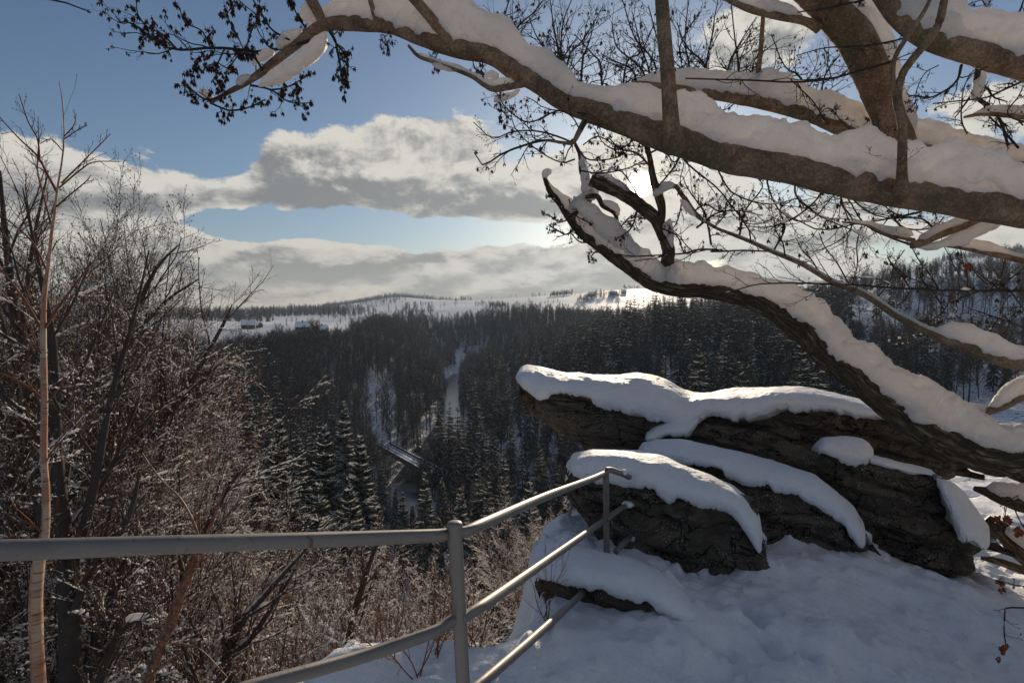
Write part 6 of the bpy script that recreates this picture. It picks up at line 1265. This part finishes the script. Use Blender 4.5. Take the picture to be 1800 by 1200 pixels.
T += [([(a, b), (a + (c - a) * .4 + 4, b + (e - b) * .35), (a + (c - a) * .7 - 3, b + (e - b) * .7), (c, e)], 3.9, 1.4, .8) for a, b, c, e in [(1495, 505, 1440, 410), (1495, 505, 1515, 395), (1440, 480, 1400, 420), (1380, 450, 1360, 385), (1540, 525, 1590, 440), (1600, 508, 1560, 450), (1650, 509, 1600, 430), (1700, 510, 1690, 430),
      (1560, 545, 1620, 500), (1620, 575, 1700, 500), (1740, 509, 1780, 440), (1640, 585, 1560, 600), (1580, 560, 1680, 590), (1720, 600, 1790, 500), (1735, 605, 1800, 545), (1670, 560, 1690, 520), (1320, 425, 1300, 370), (1255, 400, 1290, 340), (1790, 625, 1775, 610), (1705, 580, 1730, 560), (1600, 565, 1680, 560), (1660, 545, 1610, 470), (1800, 575, 1700, 540), (1800, 470, 1740, 520), (1800, 545, 1745, 470)]]
twigset(T, 206, oak, .02, (8, 4, 2), (.2, .42), .0010, .06, 'twig_oak', .3, (.010, .016))
T = [([(1010, 402), (995, 412), (980, 405), (965, 395)], 5.3, 1.8, .9), ([(1000, 385), (985, 390), (965, 378), (955, 375)], 5.3, 1.5, .8), ([(990, 370), (975, 350), (962, 345)], 5.3, 1.2, .8), ([(1045, 425), (1020, 425), (1000, 405), (1025, 420)], 5.2, 1.4, .8), ([(1000, 350), (1010, 375), (1040, 395)], 5.2, 1.2, .8),
 ([(1050, 440), (1040, 450), (1045, 460)], 5.2, 1.4, .8), ([(1150, 300), (1120, 270), (1090, 262), (1070, 240)], 4.95, 2, .9), ([(1140, 270), (1165, 262), (1185, 285), (1200, 270)], 4.95, 1.8, .8), ([(1155, 330), (1180, 300), (1200, 265), (1175, 262)], 4.95, 1.6, .8), ([(1160, 400), (1190, 415), (1205, 445), (1240, 440)], 4.95, 1.6, .8),
 ([(1130, 360), (1100, 310), (1080, 298), (1040, 305)], 4.95, 1.6, .8), ([(1215, 375), (1240, 360), (1265, 372), (1290, 350)], 4.9, 1.6, .8), ([(1200, 350), (1190, 390), (1175, 410)], 4.9, 1.6, .8), ([(1090, 400), (1110, 380), (1130, 385)], 5.1, 1.3, .8), ([(1140, 262), (1120, 245), (1125, 225)], 4.95, 1.4, .8)]
twigset(T, 207, oak, .10, (9, 4, 2), (.18, .40), .0010, .12, 'twig_oak', .15, (.009, .016))
# small snow-loaded twig hanging in the gap, withered leaves
T = [([(1620, 740), (1560, 700), (1520, 612)], 5.0, 1, .6)]
r = np.random.default_rng(15); LV = [((1703, 468), 3.6, .042), ((1768, 915), 3.4, .06), ((1792, 935), 3.2, .06), ((1752, 1025), 3.3, .04), ((1764, 1035), 3.3, .035), ((1790, 1030), 3.3, .025), ((1771, 1142), 2.9, .055), ((1757, 1160), 2.9, .035), ((1790, 655), 3.7, .03), ((1797, 715), 3.6, .03)]
for (px, py), d, L in LV:
    for j in range(3 if L > .035 else 2):
        v, f = leafmesh(P(px + r.normal(0, 5), py - L / d * 500, d), L * r.uniform(.8, 1.25), r, (r.normal(0, .3), r.normal(0, .3), -1)); m = MB(); m.add(v, f); child('dead_leaf', m, MATS['dead_leaf'], oak)
T = [([(1840, 1068), (1800, 1067), (1770, 1067), (1766, 1080), (1765, 1110), (1768, 1135)], 2.9, 1.6, 1.0), ([(1830, 1035), (1800, 1030), (1770, 1025), (1750, 1018)], 3.3, 1.2, .8), ([(1830, 940), (1800, 925), (1785, 900), (1780, 890)], 3.2, 1.4, .8), ([(1775, 880), (1766, 890), (1768, 905)], 3.3, 1, .7), ([(1790, 470), (1740, 500), (1705, 470)], 3.6, 1, .7), ([(1790, 870), (1772, 880), (1768, 898)], 3.4, .8, .6)]
twigset(T, 208, oak, 0, (3, 1, 1), (.08, .18), .0010, 0, 'twig_oak', .1)

# ---- snow covered fallen boughs at the right edge
fb = thing('fallen_bough', 'snow-covered bough with cracked reddish bark lying at the right edge beside the large rock', 'bough', tuple(P(1780, 900, 5.2)))
B1 = [(2050, 930, 5.0, 30), (1900, 905, 5.1, 26), (1800, 884, 5.2, 17), (1770, 876, 5.25, 13), (1740, 866, 5.3, 9), (1712, 858, 5.35, 4)]
limb('bark', B1, fb, 'bark_rough', 70, 24, .2, [(.3, 30), (.5, 30), (.65, 30), (.8, 26), (.95, 12)], 111, .3, 110, fatw=1.4)
fb = thing('fallen_bough', 'dark bough lying diagonally in the snow behind the withered leaves at the right edge', 'bough', tuple(P(1770, 950, 6.0)))
B2 = [(1960, 1090, 5.7, 22), (1850, 1015, 5.9, 19), (1790, 960, 6.0, 17), (1760, 930, 6.1, 13), (1735, 912, 6.2, 8)]
limb('bark', B2, fb, 'bark_rough', 60, 24, .2, [(.1, 6), (.4, 14), (.9, 10)], 112, .3, fatw=1.2)
fb = thing('fallen_bough', 'thin dark bough half buried in snow below the diagonal one', 'bough', tuple(P(1770, 1000, 5.8)))
limb('bark', [(1900, 1050, 5.7, 9), (1840, 1020, 5.75, 8), (1790, 998, 5.8, 7), (1750, 985, 5.9, 6), (1725, 980, 6.0, 3)], fb, 'bark_rough', 50, 18, .2, None, 113, .3)

# ------------------------------------------------------------------ air
m = MB(); box(m, -5150, 5150, -5150, 5150, -75, 340)
hz = m.build('haze', [], None, False); tag(hz, kind='stuff')
hm = bpy.data.materials.new('haze_air'); hm.use_nodes = True; hm.node_tree.nodes.clear()
pv = hm.node_tree.nodes.new('ShaderNodeVolumePrincipled'); ho = hm.node_tree.nodes.new('ShaderNodeOutputMaterial')
pv.inputs['Color'].default_value = (.62, .78, 1.0, 1); pv.inputs['Density'].default_value = .00011; pv.inputs['Anisotropy'].default_value = .2
hm.node_tree.links.new(pv.outputs[0], ho.inputs['Volume']); hz.data.materials.append(hm)
